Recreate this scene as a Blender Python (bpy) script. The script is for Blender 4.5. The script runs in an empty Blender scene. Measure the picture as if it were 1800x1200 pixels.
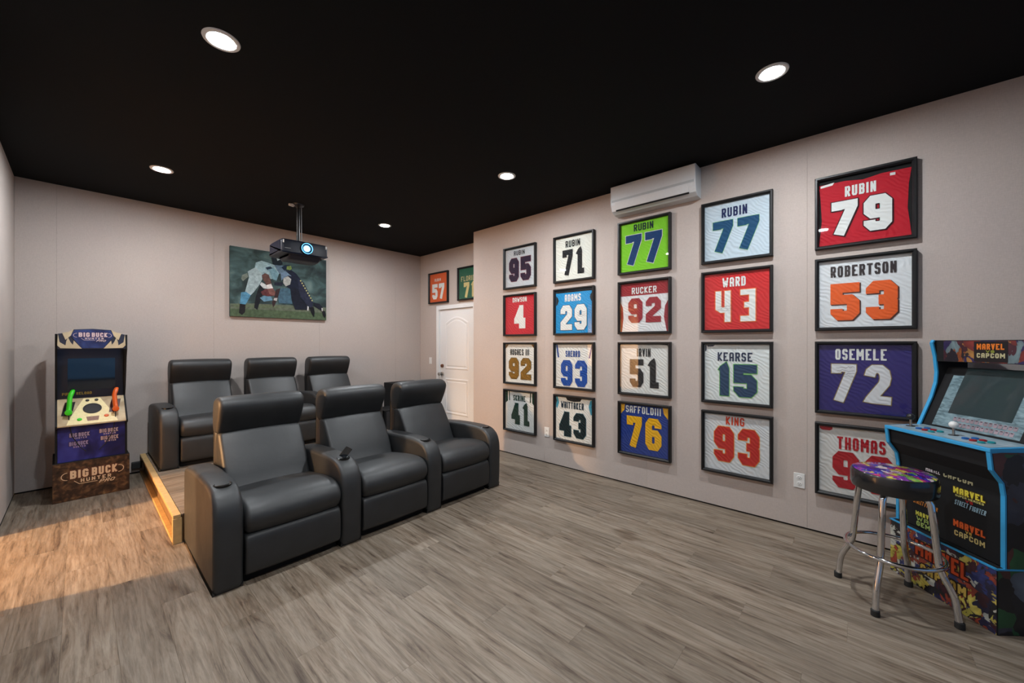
import bpy, math, random
from mathutils import Vector, Matrix

# ------------------------------------------------------------------ camera, world, exposure
scene = bpy.context.scene
COL = scene.collection
FPX, HORIZON = 680.0, 604.0
YAW = math.atan2(757, 680)
cam_d = bpy.data.cameras.new('camera'); cam = bpy.data.objects.new('camera', cam_d); COL.objects.link(cam)
cam_d.sensor_width = 36.0; cam_d.lens = FPX / 1800 * 36
cam_d.shift_y = (HORIZON - 600) / 1800
cam_d.clip_start = 0.02
cam.location = (0, 0, 1.445); cam.rotation_euler = (math.pi / 2, 0, -YAW)
scene.camera = cam
world = bpy.data.worlds.new('world'); scene.world = world; world.use_nodes = True
world.node_tree.nodes['Background'].inputs[0].default_value = (0, 0, 0, 1)
vs = scene.view_settings
vs.view_transform = 'Standard'; vs.look = 'None'; vs.gamma = 1.0; vs.use_curve_mapping = False
vs.exposure = 0.17
scene.cycles.use_denoising = True
scene.cycles.max_bounces = 8; scene.cycles.diffuse_bounces = 4; scene.cycles.glossy_bounces = 4
scene.cycles.transparent_max_bounces = 12
scene.cycles.sample_clamp_indirect = 4.0
scene.cycles.caustics_reflective = False; scene.cycles.caustics_refractive = False
LAMP = 1000.0            # radiance of the ceiling downlights
WARM = 820.0            # watts of the warm lamp in the adjoining room

# room measures (metres)
XL, XR, XD, YB, YF, H, YE = -0.43, 3.77, 4.17, 6.02, -2.8, 3.05, 4.13
random.seed(4)
R = math.radians

def lin(c):
    return tuple(x / 12.92 if x <= 0.04045 else ((x + 0.055) / 1.055) ** 2.4 for x in c)
def rgb(r, g, b):
    return lin((r / 255, g / 255, b / 255))

# ------------------------------------------------------------------ materials
class NT:
    def __init__(s, name):
        s.m = bpy.data.materials.new(name); s.m.use_nodes = True
        s.t = s.m.node_tree; s.t.nodes.clear()
        s.out = s.n('ShaderNodeOutputMaterial')
    def n(s, typ, **kw):
        x = s.t.nodes.new(typ)
        for k, v in kw.items():
            if k.startswith('i_'):
                key = k[2:]
                key = int(key) if key.isdigit() else key.replace('_', ' ')
                x.inputs[key].default_value = v
            else: setattr(x, k, v)
        return x
    def l(s, a, b): s.t.links.new(a, b)
    def ramp(s, fac, stops):
        r = s.n('ShaderNodeValToRGB'); e = r.color_ramp.elements
        while len(e) < len(stops): e.new(0.5)
        for el, (p, c) in zip(e, stops):
            el.position = p; el.color = (*c, 1) if len(c) == 3 else c
        s.l(fac, r.inputs[0]); return r.outputs[0]
    def bsdf(s, **kw):
        b = s.n('ShaderNodeBsdfPrincipled')
        for k, v in kw.items():
            key = k.replace('_', ' ')
            b.inputs[key].default_value = (*v, 1) if isinstance(v, tuple) and len(v) == 3 else v
        s.l(b.outputs[0], s.out.inputs[0]); return b

def plain(name, col, rough=0.5, metal=0.0, spec=0.5, noise=0.0, nscale=60, bump=0.0, bscale=200, coat=0.0):
    t = NT(name); b = t.bsdf(Base_Color=col, Roughness=rough, Metallic=metal, Specular_IOR_Level=spec, Coat_Weight=coat)
    tc = t.n('ShaderNodeTexCoord')
    nz = t.n('ShaderNodeTexNoise', i_Scale=nscale, i_Detail=4.0)
    t.l(tc.outputs['Object'], nz.inputs['Vector'])
    k = max(noise, 0.02)
    c = t.ramp(nz.outputs[0], [(0.3, tuple(x * (1 - k) for x in col)), (0.7, tuple(min(1, x * (1 + k)) for x in col))])
    t.l(c, b.inputs['Base Color'])
    if bump:
        n2 = t.n('ShaderNodeTexNoise', i_Scale=bscale, i_Detail=3.0); t.l(tc.outputs['Object'], n2.inputs['Vector'])
        bp = t.n('ShaderNodeBump', i_Strength=bump, i_Distance=0.002); t.l(n2.outputs[0], bp.inputs['Height'])
        t.l(bp.outputs[0], b.inputs['Normal'])
    return t.m

def emit(name, col, strength):
    t = NT(name); e = t.n('ShaderNodeEmission', i_Strength=strength); e.inputs[0].default_value = (*col, 1)
    t.l(e.outputs[0], t.out.inputs[0]); return t.m

def fabric_wall():
    t = NT('wall_fabric'); b = t.bsdf(Roughness=0.9, Specular_IOR_Level=0.15)
    g = t.n('ShaderNodeNewGeometry')
    a = t.n('ShaderNodeTexNoise', i_Scale=1.3, i_Detail=4.0); t.l(g.outputs['Position'], a.inputs['Vector'])
    mp = t.n('ShaderNodeMapping'); mp.inputs['Scale'].default_value = (420, 420, 45); t.l(g.outputs['Position'], mp.inputs['Vector'])
    w = t.n('ShaderNodeTexNoise', i_Scale=1.0, i_Detail=2.0); t.l(mp.outputs[0], w.inputs['Vector'])
    mp2 = t.n('ShaderNodeMapping'); mp2.inputs['Scale'].default_value = (45, 45, 420); t.l(g.outputs['Position'], mp2.inputs['Vector'])
    w2 = t.n('ShaderNodeTexNoise', i_Scale=1.0, i_Detail=2.0); t.l(mp2.outputs[0], w2.inputs['Vector'])
    ad = t.n('ShaderNodeMath', operation='ADD'); t.l(w.outputs[0], ad.inputs[0]); t.l(w2.outputs[0], ad.inputs[1])
    ml = t.n('ShaderNodeMath', operation='MULTIPLY', i_1=0.5); t.l(ad.outputs[0], ml.inputs[0])
    c1 = t.ramp(ml.outputs[0], [(0.25, (0.437, 0.378, 0.348)), (0.75, (0.538, 0.470, 0.436))])
    c2 = t.ramp(a.outputs[0], [(0.3, (0.94, 0.94, 0.95)), (0.7, (1, 1, 0.99))])
    mx = t.n('ShaderNodeMix', data_type='RGBA', blend_type='MULTIPLY'); mx.inputs[0].default_value = 1
    t.l(c1, mx.inputs[6]); t.l(c2, mx.inputs[7]); t.l(mx.outputs[2], b.inputs['Base Color'])
    bp = t.n('ShaderNodeBump', i_Strength=0.25, i_Distance=0.002); t.l(ml.outputs[0], bp.inputs['Height']); t.l(bp.outputs[0], b.inputs['Normal'])
    return t.m

def wood_plank(name, along='y', dark=(0.070, 0.047, 0.034), mid=(0.185, 0.141, 0.102), light=(0.305, 0.256, 0.203), rough=0.46):
    t = NT(name); b = t.bsdf(Roughness=rough, Specular_IOR_Level=0.35)
    g = t.n('ShaderNodeNewGeometry'); oi = t.n('ShaderNodeObjectInfo')
    off = t.n('ShaderNodeVectorMath', operation='SCALE'); off.inputs[0].default_value = (37, 61, 23); t.l(oi.outputs['Random'], off.inputs['Scale'])
    ad = t.n('ShaderNodeVectorMath', operation='ADD'); t.l(g.outputs['Position'], ad.inputs[0]); t.l(off.outputs[0], ad.inputs[1])
    def sc(v):
        m = t.n('ShaderNodeMapping'); m.inputs['Scale'].default_value = v if along == 'y' else (v[1], v[0], v[2])
        t.l(ad.outputs[0], m.inputs['Vector']); return m.outputs[0]
    n1 = t.n('ShaderNodeTexNoise', i_Scale=1.0, i_Detail=8.0, i_Roughness=0.68, i_Distortion=1.1); t.l(sc((21, 1.8, 1)), n1.inputs['Vector'])
    n2 = t.n('ShaderNodeTexNoise', i_Scale=1.0, i_Detail=4.0, i_Roughness=0.7); t.l(sc((70, 4.2, 1)), n2.inputs['Vector'])
    n3 = t.n('ShaderNodeTexNoise', i_Scale=1.0, i_Detail=2.0); t.l(sc((6, 2.2, 1)), n3.inputs['Vector'])
    c = t.ramp(n1.outputs[0], [(0.31, dark), (0.43, mid), (0.56, tuple((x + y) / 2 for x, y in zip(mid, light))), (0.75, light)])
    f = t.ramp(n2.outputs[0], [(0.36, (0.40, 0.37, 0.35)), (0.56, (1, 1, 1))])
    mx = t.n('ShaderNodeMix', data_type='RGBA', blend_type='MULTIPLY'); mx.inputs[0].default_value = 0.55
    t.l(c, mx.inputs[6]); t.l(f, mx.inputs[7])
    knot = t.ramp(n3.outputs[0], [(0.24, (0.42, 0.34, 0.28)), (0.33, (1, 1, 1))])
    m2 = t.n('ShaderNodeMix', data_type='RGBA', blend_type='MULTIPLY'); m2.inputs[0].default_value = 0.75
    t.l(mx.outputs[2], m2.inputs[6]); t.l(knot, m2.inputs[7])
    hv = t.n('ShaderNodeMapRange', i_3=0.82, i_4=1.14); t.l(oi.outputs['Random'], hv.inputs[0])
    hs = t.n('ShaderNodeHueSaturation'); t.l(hv.outputs[0], hs.inputs['Value']); t.l(m2.outputs[2], hs.inputs['Color'])
    t.l(hs.outputs[0], b.inputs['Base Color'])
    bp = t.n('ShaderNodeBump', i_Strength=0.18, i_Distance=0.002); t.l(n2.outputs[0], bp.inputs['Height']); t.l(bp.outputs[0], b.inputs['Normal'])
    return t.m

def leather():
    t = NT('charcoal_leather'); b = t.bsdf(Base_Color=(0.02, 0.021, 0.023), Roughness=0.5, Specular_IOR_Level=0.65)
    tc = t.n('ShaderNodeTexCoord')
    v = t.n('ShaderNodeTexVoronoi', i_Scale=260.0); t.l(tc.outputs['Object'], v.inputs['Vector'])
    n = t.n('ShaderNodeTexNoise', i_Scale=9.0, i_Detail=3.0); t.l(tc.outputs['Object'], n.inputs['Vector'])
    c = t.ramp(n.outputs[0], [(0.3, (0.012, 0.0132, 0.0146)), (0.7, (0.018, 0.0194, 0.0212))]); t.l(c, b.inputs['Base Color'])
    rr = t.n('ShaderNodeMapRange', i_3=0.44, i_4=0.56); t.l(n.outputs[0], rr.inputs[0]); t.l(rr.outputs[0], b.inputs['Roughness'])
    b1 = t.n('ShaderNodeBump', i_Strength=0.2, i_Distance=0.001); t.l(v.outputs[0], b1.inputs['Height'])
    n2 = t.n('ShaderNodeTexNoise', i_Scale=14.0, i_Detail=2.0); t.l(tc.outputs['Object'], n2.inputs['Vector'])
    b2 = t.n('ShaderNodeBump', i_Strength=0.12, i_Distance=0.01); t.l(n2.outputs[0], b2.inputs['Height']); t.l(b1.outputs[0], b2.inputs['Normal'])
    t.l(b2.outputs[0], b.inputs['Normal']); return t.m

def printed(name, rough=0.7, wrinkle=0.0, grain=0.0, spec=0.3):
    """flat printed colour from the mesh's colour attribute, with cloth wrinkles as fine relief"""
    t = NT(name); b = t.bsdf(Roughness=rough, Specular_IOR_Level=spec)
    at = t.n('ShaderNodeAttribute', attribute_name='Col')
    col = at.outputs['Color']
    tc = t.n('ShaderNodeTexCoord'); oi = t.n('ShaderNodeObjectInfo')
    ad = t.n('ShaderNodeVectorMath', operation='MULTIPLY_ADD'); ad.inputs[1].default_value = (1, 0, 1)
    t.l(tc.outputs['Object'], ad.inputs[0]); t.l(oi.outputs['Location'], ad.inputs[2])
    if grain:
        nz = t.n('ShaderNodeTexNoise', i_Scale=30.0, i_Detail=6.0); t.l(ad.outputs[0], nz.inputs['Vector'])
        f = t.ramp(nz.outputs[0], [(0.3, (1 - grain,) * 3), (0.7, (1 + grain * 0.4,) * 3)])
        mx = t.n('ShaderNodeMix', data_type='RGBA', blend_type='MULTIPLY'); mx.inputs[0].default_value = 1
        t.l(col, mx.inputs[6]); t.l(f, mx.inputs[7]); col = mx.outputs[2]
    t.l(col, b.inputs['Base Color'])
    if wrinkle:
        rt = t.n('ShaderNodeMapping'); rt.inputs['Rotation'].default_value = (0.0, 0.9, 0.0); t.l(ad.outputs[0], rt.inputs['Vector'])
        w = t.n('ShaderNodeTexWave', i_Scale=11.0, i_Distortion=16.0, i_Detail=2.0); w.inputs['Detail Scale'].default_value = 0.55
        t.l(rt.outputs[0], w.inputs['Vector'])
        nz = t.n('ShaderNodeTexNoise', i_Scale=11.0, i_Detail=3.0, i_Distortion=1.2); t.l(ad.outputs[0], nz.inputs['Vector'])
        m = t.n('ShaderNodeMath', operation='MULTIPLY'); t.l(w.outputs[1], m.inputs[0]); t.l(nz.outputs[0], m.inputs[1])
        bp = t.n('ShaderNodeBump', i_Strength=wrinkle, i_Distance=0.02); t.l(m.outputs[0], bp.inputs['Height']); t.l(bp.outputs[0], b.inputs['Normal'])
    return t.m

def pane_glass():
    t = NT('picture_glass')
    tr = t.n('ShaderNodeBsdfTransparent'); tr.inputs[0].default_value = (0.98, 0.985, 0.98, 1)
    gl = t.n('ShaderNodeBsdfGlossy', i_Roughness=0.015)
    lw = t.n('ShaderNodeLayerWeight', i_Blend=0.5)                     # Schlick reflectance, the same from both sides
    pw = t.n('ShaderNodeMath', operation='POWER', i_1=5.0); t.l(lw.outputs['Facing'], pw.inputs[0])
    fr = t.n('ShaderNodeMath', operation='MULTIPLY_ADD', i_1=0.95, i_2=0.03); t.l(pw.outputs[0], fr.inputs[0])
    mx = t.n('ShaderNodeMixShader'); t.l(fr.outputs[0], mx.inputs[0]); t.l(tr.outputs[0], mx.inputs[1]); t.l(gl.outputs[0], mx.inputs[2])
    t.l(mx.outputs[0], t.out.inputs[0]); return t.m

def collage(name, stops, scale=14.0, rough=0.4, stretch=(1, 1, 1), coat=0.3, dist=1.5):
    """abstract blotches of comic-book colours (no figures)"""
    t = NT(name); b = t.bsdf(Roughness=rough, Coat_Weight=coat)
    tc = t.n('ShaderNodeTexCoord'); mp = t.n('ShaderNodeMapping'); mp.inputs['Scale'].default_value = stretch
    t.l(tc.outputs['Object'], mp.inputs['Vector'])
    nz = t.n('ShaderNodeTexNoise', i_Scale=scale * 0.5, i_Detail=3.0, i_Distortion=dist); t.l(mp.outputs[0], nz.inputs['Vector'])
    mv = t.n('ShaderNodeMix', data_type='VECTOR'); mv.inputs[0].default_value = 0.12
    t.l(mp.outputs[0], mv.inputs[4]); t.l(nz.outputs['Color'], mv.inputs[5])
    v = t.n('ShaderNodeTexVoronoi', i_Scale=scale); t.l(mv.outputs[1], v.inputs['Vector'])
    sx = t.n('ShaderNodeSeparateColor'); t.l(v.outputs['Color'], sx.inputs[0])
    r = t.n('ShaderNodeValToRGB'); r.color_ramp.interpolation = 'CONSTANT'; e = r.color_ramp.elements
    while len(e) < len(stops): e.new(0.5)
    for i, (el, c) in enumerate(zip(e, stops)): el.position = i / len(stops); el.color = (*c, 1)
    t.l(sx.outputs[0], r.inputs[0])
    sh = t.ramp(v.outputs['Distance'], [(0.0, (1.1, 1.1, 1.1)), (0.7, (0.45, 0.45, 0.5))])
    mx = t.n('ShaderNodeMix', data_type='RGBA', blend_type='MULTIPLY'); mx.inputs[0].default_value = 0.8
    t.l(r.outputs[0], mx.inputs[6]); t.l(sh, mx.inputs[7]); t.l(mx.outputs[2], b.inputs['Base Color']); return t.m

def gradient_noise(name, stops, scale, rough=0.6, stretch=(1, 1, 1), detail=5.0, coat=0.0):
    t = NT(name); b = t.bsdf(Roughness=rough, Coat_Weight=coat, Specular_IOR_Level=0.3)
    tc = t.n('ShaderNodeTexCoord'); mp = t.n('ShaderNodeMapping'); mp.inputs['Scale'].default_value = stretch
    t.l(tc.outputs['Object'], mp.inputs['Vector'])
    nz = t.n('ShaderNodeTexNoise', i_Scale=scale, i_Detail=detail, i_Distortion=0.5); t.l(mp.outputs[0], nz.inputs['Vector'])
    t.l(t.ramp(nz.outputs[0], stops), b.inputs['Base Color']); return t.m

M = dict(
    wall=fabric_wall(), floor=wood_plank('vinyl_plank'), riser_plank=wood_plank('riser_vinyl_plank', 'x'),
    leather=leather(), cloth=printed('jersey_print', 0.7, 0.26), flat=printed('flat_print', 0.5, 0.0), canvas=printed('canvas_print', 0.85, 0.0, 0.35),
    glass=pane_glass(),
    ceiling=plain('black_ceiling_paint', (0.0062, 0.0068, 0.0075), 0.9, spec=0.15, bump=0.1, bscale=90),
    black=plain('black_plastic', (0.012, 0.012, 0.013), 0.4), matte=plain('matte_black', (0.010, 0.010, 0.011), 0.75, spec=0.25),
    frame=plain('black_frame_wood', (0.008, 0.008, 0.009), 0.4, spec=0.35),
    white=plain('white_plastic', (0.70, 0.70, 0.69), 0.4), door=plain('white_door_paint', (0.78, 0.79, 0.80), 0.45),
    acwhite=plain('air_conditioner_white', (0.62, 0.64, 0.66), 0.38), acgrey=plain('air_conditioner_band', (0.44, 0.47, 0.49), 0.35),
    chrome=plain('chrome', (0.72, 0.72, 0.73), 0.09, 1.0), nickel=plain('nickel', (0.42, 0.40, 0.37), 0.28, 1.0),
    brass=plain('bronze_lock', (0.22, 0.10, 0.06), 0.4, 0.8), rubber=plain('black_rubber', (0.012, 0.012, 0.012), 0.7),
    pine=plain('pine_trim', (0.52, 0.34, 0.15), 0.55, noise=0.12, nscale=25), ply=plain('plywood', (0.20, 0.115, 0.05), 0.6, noise=0.2, nscale=18),
    blue=plain('sky_blue_edging', (0.035, 0.32, 0.62), 0.4), dial=plain('speaker_cloth', (0.02, 0.02, 0.023), 0.7, bump=0.5, bscale=900),
    green=plain('green_gun_plastic', (0.03, 0.55, 0.01), 0.35), orange=plain('orange_gun_plastic', (0.62, 0.10, 0.01), 0.35),
    bone=plain('bone_plastic', (0.50, 0.44, 0.30), 0.5, noise=0.15, nscale=12), tan=gradient_noise('tan_deck_print', [(0.3, (0.28, 0.20, 0.11)), (0.7, (0.55, 0.45, 0.29))], 7, 0.5),
    cream=plain('cream_deck_print', (0.72, 0.62, 0.33), 0.5, noise=0.08),
    hall=plain('warm_hall_paint', (0.62, 0.55, 0.45), 0.8), hallfloor=plain('hall_floor', (0.28, 0.2, 0.13), 0.5),
    cup=plain('glossy_black_cup', (0.003, 0.003, 0.0035), 0.2, spec=0.4),
    pscreen=plain('dark_glass', (0.012, 0.018, 0.026), 0.06, coat=1.0),
    pcase=plain('projector_case_glow_tint', (0.005, 0.008, 0.022), 0.4),  # dark case, with the lens's blue glow painted into its colour
)

# ------------------------------------------------------------------ mesh helpers
class MB:
    def __init__(s): s.v = []; s.f = []; s.c = []; s.col = None
    def _add(s, vs, fs):
        o = len(s.v); s.v += [tuple(map(float, p)) for p in vs]; s.f += [tuple(i + o for i in f) for f in fs]
        s.c += [s.col] * len(fs); return s
    def color(s, c): s.col = c; return s
    def box(s, x0, x1, y0, y1, z0, z1):
        vs = [(x, y, z) for x in (x0, x1) for y in (y0, y1) for z in (z0, z1)]
        return s._add(vs, [(0, 1, 3, 2), (4, 6, 7, 5), (0, 4, 5, 1), (2, 3, 7, 6), (0, 2, 6, 4), (1, 5, 7, 3)])
    def plank(s, x0, x1, y0, y1, z0, z1, ch):
        b = [(x0, y0, z0), (x1, y0, z0), (x1, y1, z0), (x0, y1, z0)]
        m = [(x, y, z1 - ch) for x, y, _ in b]
        t = [(x0 + ch, y0 + ch, z1), (x1 - ch, y0 + ch, z1), (x1 - ch, y1 - ch, z1), (x0 + ch, y1 - ch, z1)]
        fs = [(3, 2, 1, 0), (8, 9, 10, 11)]
        for i in range(4):
            j = (i + 1) % 4; fs += [(i, j, 4 + j, 4 + i), (4 + i, 4 + j, 8 + j, 8 + i)]
        return s._add(b + m + t, fs)
    def poly(s, pts, y=0.0):            # flat polygon in local x/z facing -y
        a = sum(pts[i][0] * pts[(i + 1) % len(pts)][1] - pts[(i + 1) % len(pts)][0] * pts[i][1] for i in range(len(pts)))
        if a < 0: pts = pts[::-1]
        return s._add([(x, y, z) for x, z in pts], [tuple(range(len(pts)))])
    def prism(s, pts, a0, a1, axis='x'):  # polygon extruded along an axis; pts in the other two axes
        n = len(pts)
        def P(p, a):
            return {'x': (a, p[0], p[1]), 'y': (p[0], a, p[1]), 'z': (p[0], p[1], a)}[axis]
        vs = [P(p, a0) for p in pts] + [P(p, a1) for p in pts]
        fs = [tuple(range(n))[::-1], tuple(range(n, 2 * n))] + [(i, (i + 1) % n, n + (i + 1) % n, n + i) for i in range(n)]
        return s._add(vs, fs)
    def lathe(s, prof, segs=32, c=(0, 0, 0), axis='z', close=False):
        vs = []; fs = []
        for r, h in prof:
            for k in range(segs):
                a = 2 * math.pi * k / segs; x, y = r * math.cos(a), r * math.sin(a)
                p = {'z': (x, y, h), 'y': (x, h, y), 'x': (h, x, y)}[axis]
                vs.append((p[0] + c[0], p[1] + c[1], p[2] + c[2]))
        n = len(prof)
        for i in range(n - 1 + (1 if close else 0)):
            j = (i + 1) % n
            for k in range(segs):
                q = (k + 1) % segs; fs.append((i * segs + k, i * segs + q, j * segs + q, j * segs + k))
        if not close:
            if prof[0][0] > 1e-6: fs.append(tuple(range(segs))[::-1])
            if prof[-1][0] > 1e-6: fs.append(tuple((n - 1) * segs + k for k in range(segs)))
        return s._add(vs, fs)
    def tube(s, pts, r, segs=10, closed=False, flat=1.0):
        pts = [Vector(p) for p in pts]; n = len(pts); vs = []; fs = []
        up = None
        for i, p in enumerate(pts):
            a = pts[(i - 1) % n] if (closed or i > 0) else p; b = pts[(i + 1) % n] if (closed or i < n - 1) else p
            t = (b - a).normalized()
            if up is None: up = t.orthogonal().normalized()
            up = (up - t * up.dot(t)).normalized(); sd = t.cross(up)
            rr = r[i] if isinstance(r, (list, tuple)) else r
            for k in range(segs):
                an = 2 * math.pi * k / segs; vs.append(p + up * math.cos(an) * rr + sd * math.sin(an) * rr * flat)
        for i in range(n if closed else n - 1):
            j = (i + 1) % n
            for k in range(segs):
                q = (k + 1) % segs; fs.append((i * segs + k, i * segs + q, j * segs + q, j * segs + k))
        if not closed: fs += [tuple(range(segs))[::-1], tuple((n - 1) * segs + k for k in range(segs))]
        return s._add(vs, fs)
    def loft(s, prof, x0, x1, r=0.03, bulge=0.0, sub=3, nround=4, nmid=4):
        """closed y/z outline pushed along x with rounded ends and a soft crown"""
        pr = catmull(prof, sub); n = len(pr)
        A = sum(pr[i][0] * pr[(i + 1) % n][1] - pr[(i + 1) % n][0] * pr[i][1] for i in range(n))
        if A < 0: pr = pr[::-1]
        nrm = []
        for i in range(n):
            a, b = Vector(pr[i - 1]), Vector(pr[(i + 1) % n]); t = (b - a).normalized(); nrm.append((t.y, -t.x))
        W = x1 - x0; st = []
        for k in range(nround + 1):
            an = math.pi / 2 * k / nround; st.append((r * (1 - math.sin(an)), r * (1 - math.cos(an))))
        st = [(r - r * math.cos(math.pi / 2 * k / nround), r - r * math.sin(math.pi / 2 * k / nround)) for k in range(nround + 1)]
        secs = [(x0 + d, ins) for d, ins in st] + [(x0 + r + (W - 2 * r) * k / (nmid + 1), 0) for k in range(1, nmid + 1)] + [(x1 - d, ins) for d, ins in st[::-1]]
        vs = []; fs = []
        for x, ins in secs:
            u = (x - x0) / W; bl = bulge * max(0, 1 - (2 * u - 1) ** 2)
            for (py, pz), (ny, nz) in zip(pr, nrm): vs.append((x, py + ny * (bl - ins), pz + nz * (bl - ins)))
        m = len(secs)
        for i in range(m - 1):
            for k in range(n):
                q = (k + 1) % n; fs.append((i * n + k, i * n + q, (i + 1) * n + q, (i + 1) * n + k))
        fs += [tuple(range(n))[::-1], tuple((m - 1) * n + k for k in range(n))]
        return s._add(vs, fs)
    def mesh(s, name, mat, smooth=None):
        me = bpy.data.meshes.new(name); me.from_pydata(s.v, [], s.f)
        if any(c is not None for c in s.c):
            ca = me.color_attributes.new('Col', 'FLOAT_COLOR', 'CORNER')
            for p, c in zip(me.polygons, s.c):
                for li in p.loop_indices: ca.data[li].color = (*(c or (1, 1, 1)), 1)
        if not any(c is not None for c in s.c):
            import bmesh
            bm = bmesh.new(); bm.from_mesh(me); bmesh.ops.recalc_face_normals(bm, faces=bm.faces); bm.to_mesh(me); bm.free()
        if smooth:
            for p in me.polygons: p.use_smooth = True
            me.set_sharp_from_angle(angle=R(smooth))
        me.materials.append(mat); me.update(); return me
    def build(s, name, mat, parent=None, smooth=None, bevel=0.0, label=None, kind=None):
        o = bpy.data.objects.new(name, s.mesh(name, mat, smooth)); COL.objects.link(o)
        if parent: o.parent = parent
        if bevel:
            m = o.modifiers.new('bevel', 'BEVEL'); m.width = bevel; m.segments = 2; m.limit_method = 'ANGLE'; m.angle_limit = R(40)
            m.harden_normals = False
        if label: o['label'] = label
        if kind: o['kind'] = kind
        return o

def catmull(p, sub):
    n = len(p); out = []
    for i in range(n):
        a, b, c, d = p[i - 1], p[i], p[(i + 1) % n], p[(i + 2) % n]
        for k in range(sub):
            t = k / sub
            out.append(tuple(0.5 * (2 * b[j] + (c[j] - a[j]) * t + (2 * a[j] - 5 * b[j] + 4 * c[j] - d[j]) * t * t + (3 * b[j] - a[j] - 3 * c[j] + d[j]) * t ** 3) for j in (0, 1)))
    return out

def thing(name, label, cat, loc=(0, 0, 0), rz=0.0, group=None):
    o = bpy.data.objects.new(name, None); COL.objects.link(o); o.empty_display_size = 0.1
    o.location = loc; o.rotation_euler = (0, 0, rz); o['label'] = label; o['category'] = cat
    if group: o['group'] = group
    return o
def tag(o, label, cat, group=None):
    o['label'] = label; o['category'] = cat
    if group: o['group'] = group
    return o
def struct(o, label=None):
    o['kind'] = 'structure'
    if label: o['label'] = label
    return o
def copy_tree(o, parent=None):
    c = o.copy(); COL.objects.link(c); c.parent = parent
    for ch in list(o.children): copy_tree(ch, c)
    return c

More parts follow.
